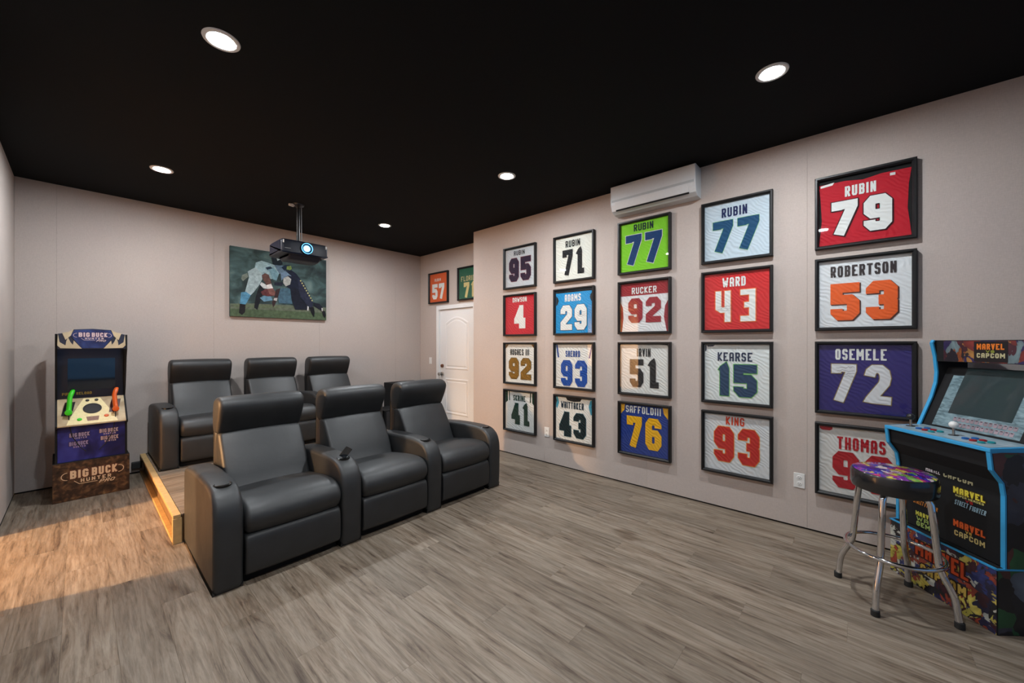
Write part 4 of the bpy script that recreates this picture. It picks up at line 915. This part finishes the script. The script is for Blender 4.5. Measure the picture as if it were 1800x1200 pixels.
for jx in (-.225, .02):
    j = MB().tube([(jx, .07, dz(.07)), (jx, .07, .985)], .006, 10).build('joystick', M['nickel'], ra, smooth=40)
    MB().lathe([(0, -.02), (.012, -.017), (.02, -.006), (.02, .006), (.012, .016), (0, .019)], 20, (jx, .07, .99)).build('ball_top', plain('ball_white', (.72, .72, .7), .25) if jx > 0 else M['black'], j, smooth=60)
    MB().lathe([(.022, 0), (.02, .003), (0, .004)], 20, (jx, .07, dz(.07))).build('dust_washer', M['black'], ra)
# tilted screen, bezel art, marquee
def sr(x, t, lift=0.0): return (x, .185 + .155 * t - lift * .92, .94 + .36 * t + lift * .4)
quad(MB(), [sr(-HWd + .016, 0), sr(HWd - .016, 0), sr(HWd - .016, 1), sr(-HWd + .016, 1)]).build('bezel', M['matte'], ra)
quad(MB(), [sr(-.215, .02, .001), sr(.215, .02, .001), sr(.215, .86, .001), sr(-.215, .86, .001)]).build('bezel_art', gradient_noise('pale_bezel_print', [(0.3, rgb(70, 90, 98)), (0.55, rgb(112, 136, 144)), (0.8, rgb(140, 162, 168))], 26, .35, (1, 1, 3), coat=.3), ra)
quad(MB(), [sr(-.155, .24, .002), sr(.155, .24, .002), sr(.155, .99, .002), sr(-.155, .99, .002)]).build('screen', plain('dusky_screen_glass', (.03, .045, .048), .12, coat=.6), ra)
m = MB()
for r_ in range(2):
    for i in range(14):
        xx = -.12 + i * .022 + r_ * .006; g_ = random.random()
        m.color(tuple(c * (.7 + .4 * g_) for c in rgb(150, 132, 140)))
        m._add([sr(xx, .05 + r_ * .085, .0022), sr(xx + .018, .05 + r_ * .085, .0022), sr(xx + .018, .11 + r_ * .085, .0022), sr(xx, .11 + r_ * .085, .0022)], [(0, 1, 2, 3)])
        m.color(rgb(50, 44, 54)); m._add([sr(xx + .002, .092 + r_ * .085, .0026), sr(xx + .015, .092 + r_ * .085, .0026), sr(xx + .013, .104 + r_ * .085, .0026), sr(xx + .004, .104 + r_ * .085, .0026)], [(0, 1, 2, 3)])
m.build('instruction_tiles', M['flat'], ra)
MB().box(-HWd + .016, HWd - .016, .268, .45, 1.335, 1.466).build('marquee', M['matte'], ra)
MB().poly([(-.225, 1.338), (.265, 1.338), (.265, 1.462), (-.225, 1.462)], .2672).build('marquee_art', collage('marquee_blotches', [rgb(150, 74, 30), rgb(70, 26, 40), rgb(44, 34, 84), rgb(170, 120, 60), rgb(30, 24, 34), rgb(120, 40, 36), rgb(110, 130, 134)], 18, .4, (1.3, 1, .8)), ra)
m = MB()
m.color(rgb(26, 20, 22)); m.poly([(-.06, 1.342), (.10, 1.342), (.10, 1.458), (-.06, 1.458)], .2664)
letters(m, 'MARVEL', -.045, .085, 1.412, 1.445, .24, rgb(206, 110, 36), .2655); letters(m, 'VS', .0, .04, 1.395, 1.408, .22, rgb(150, 160, 60), .2655); letters(m, 'CAPCOM', -.045, .088, 1.365, 1.392, .24, rgb(176, 168, 130), .2655)
m.build('marquee_lettering', M['flat'], ra)

# ------------------------------------------------------------------ bar stool
st = thing('bar_stool', 'chrome bar stool with colourful round seat in front of the right arcade cabinet', 'bar stool', (3.06, -.14, 0), R(27))
MB().lathe([(0, .622), (.16, .622), (.176, .627), (.182, .642), (.182, .712), (.176, .724), (.165, .728), (.0, .728)], 48).build('seat', plain('black_vinyl', (.012, .012, .013), .25, coat=.4), st, smooth=40)
MB().lathe([(.172, .7255), (.165, .7292), (.10, .732), (.0, .733)], 48).build('seat_top', collage('seat_blotches', [rgb(120, 40, 150), rgb(56, 60, 190), rgb(210, 190, 80), rgb(190, 50, 110), rgb(120, 170, 70), rgb(226, 210, 200), rgb(70, 30, 90), rgb(40, 50, 160), rgb(150, 60, 160)], 24, .18, (1, 1.6, 1), coat=.6), st, smooth=60)
for k in range(4):
    a = math.pi / 2 * k + R(45)
    rp = lambda r_, z: (r_ * math.cos(a), r_ * math.sin(a), z)
    pr = [rp(.10, .624), rp(.135, .618), rp(.150, .59), rp(.160, .5), rp(.170, .38), rp(.178, .29), rp(.182, .265), rp(.196, .23), rp(.222, .175), rp(.234, .145), rp(.240, .11), rp(.250, .02)]
    lg = MB().tube(pr, .0155, 14).build('leg', M['chrome'], st, smooth=60)
    MB().lathe([(.016, .0), (.0195, .001), (.0195, .030), (.016, .034)], 14, rp(.2515, 0)).build('rubber_foot', M['rubber'], lg, smooth=40)
MB().tube([(math.cos(2 * math.pi * k / 48) * .203, math.sin(2 * math.pi * k / 48) * .203, .285) for k in range(48)], .0105, 10, closed=True).build('foot_ring', M['chrome'], st, smooth=60)
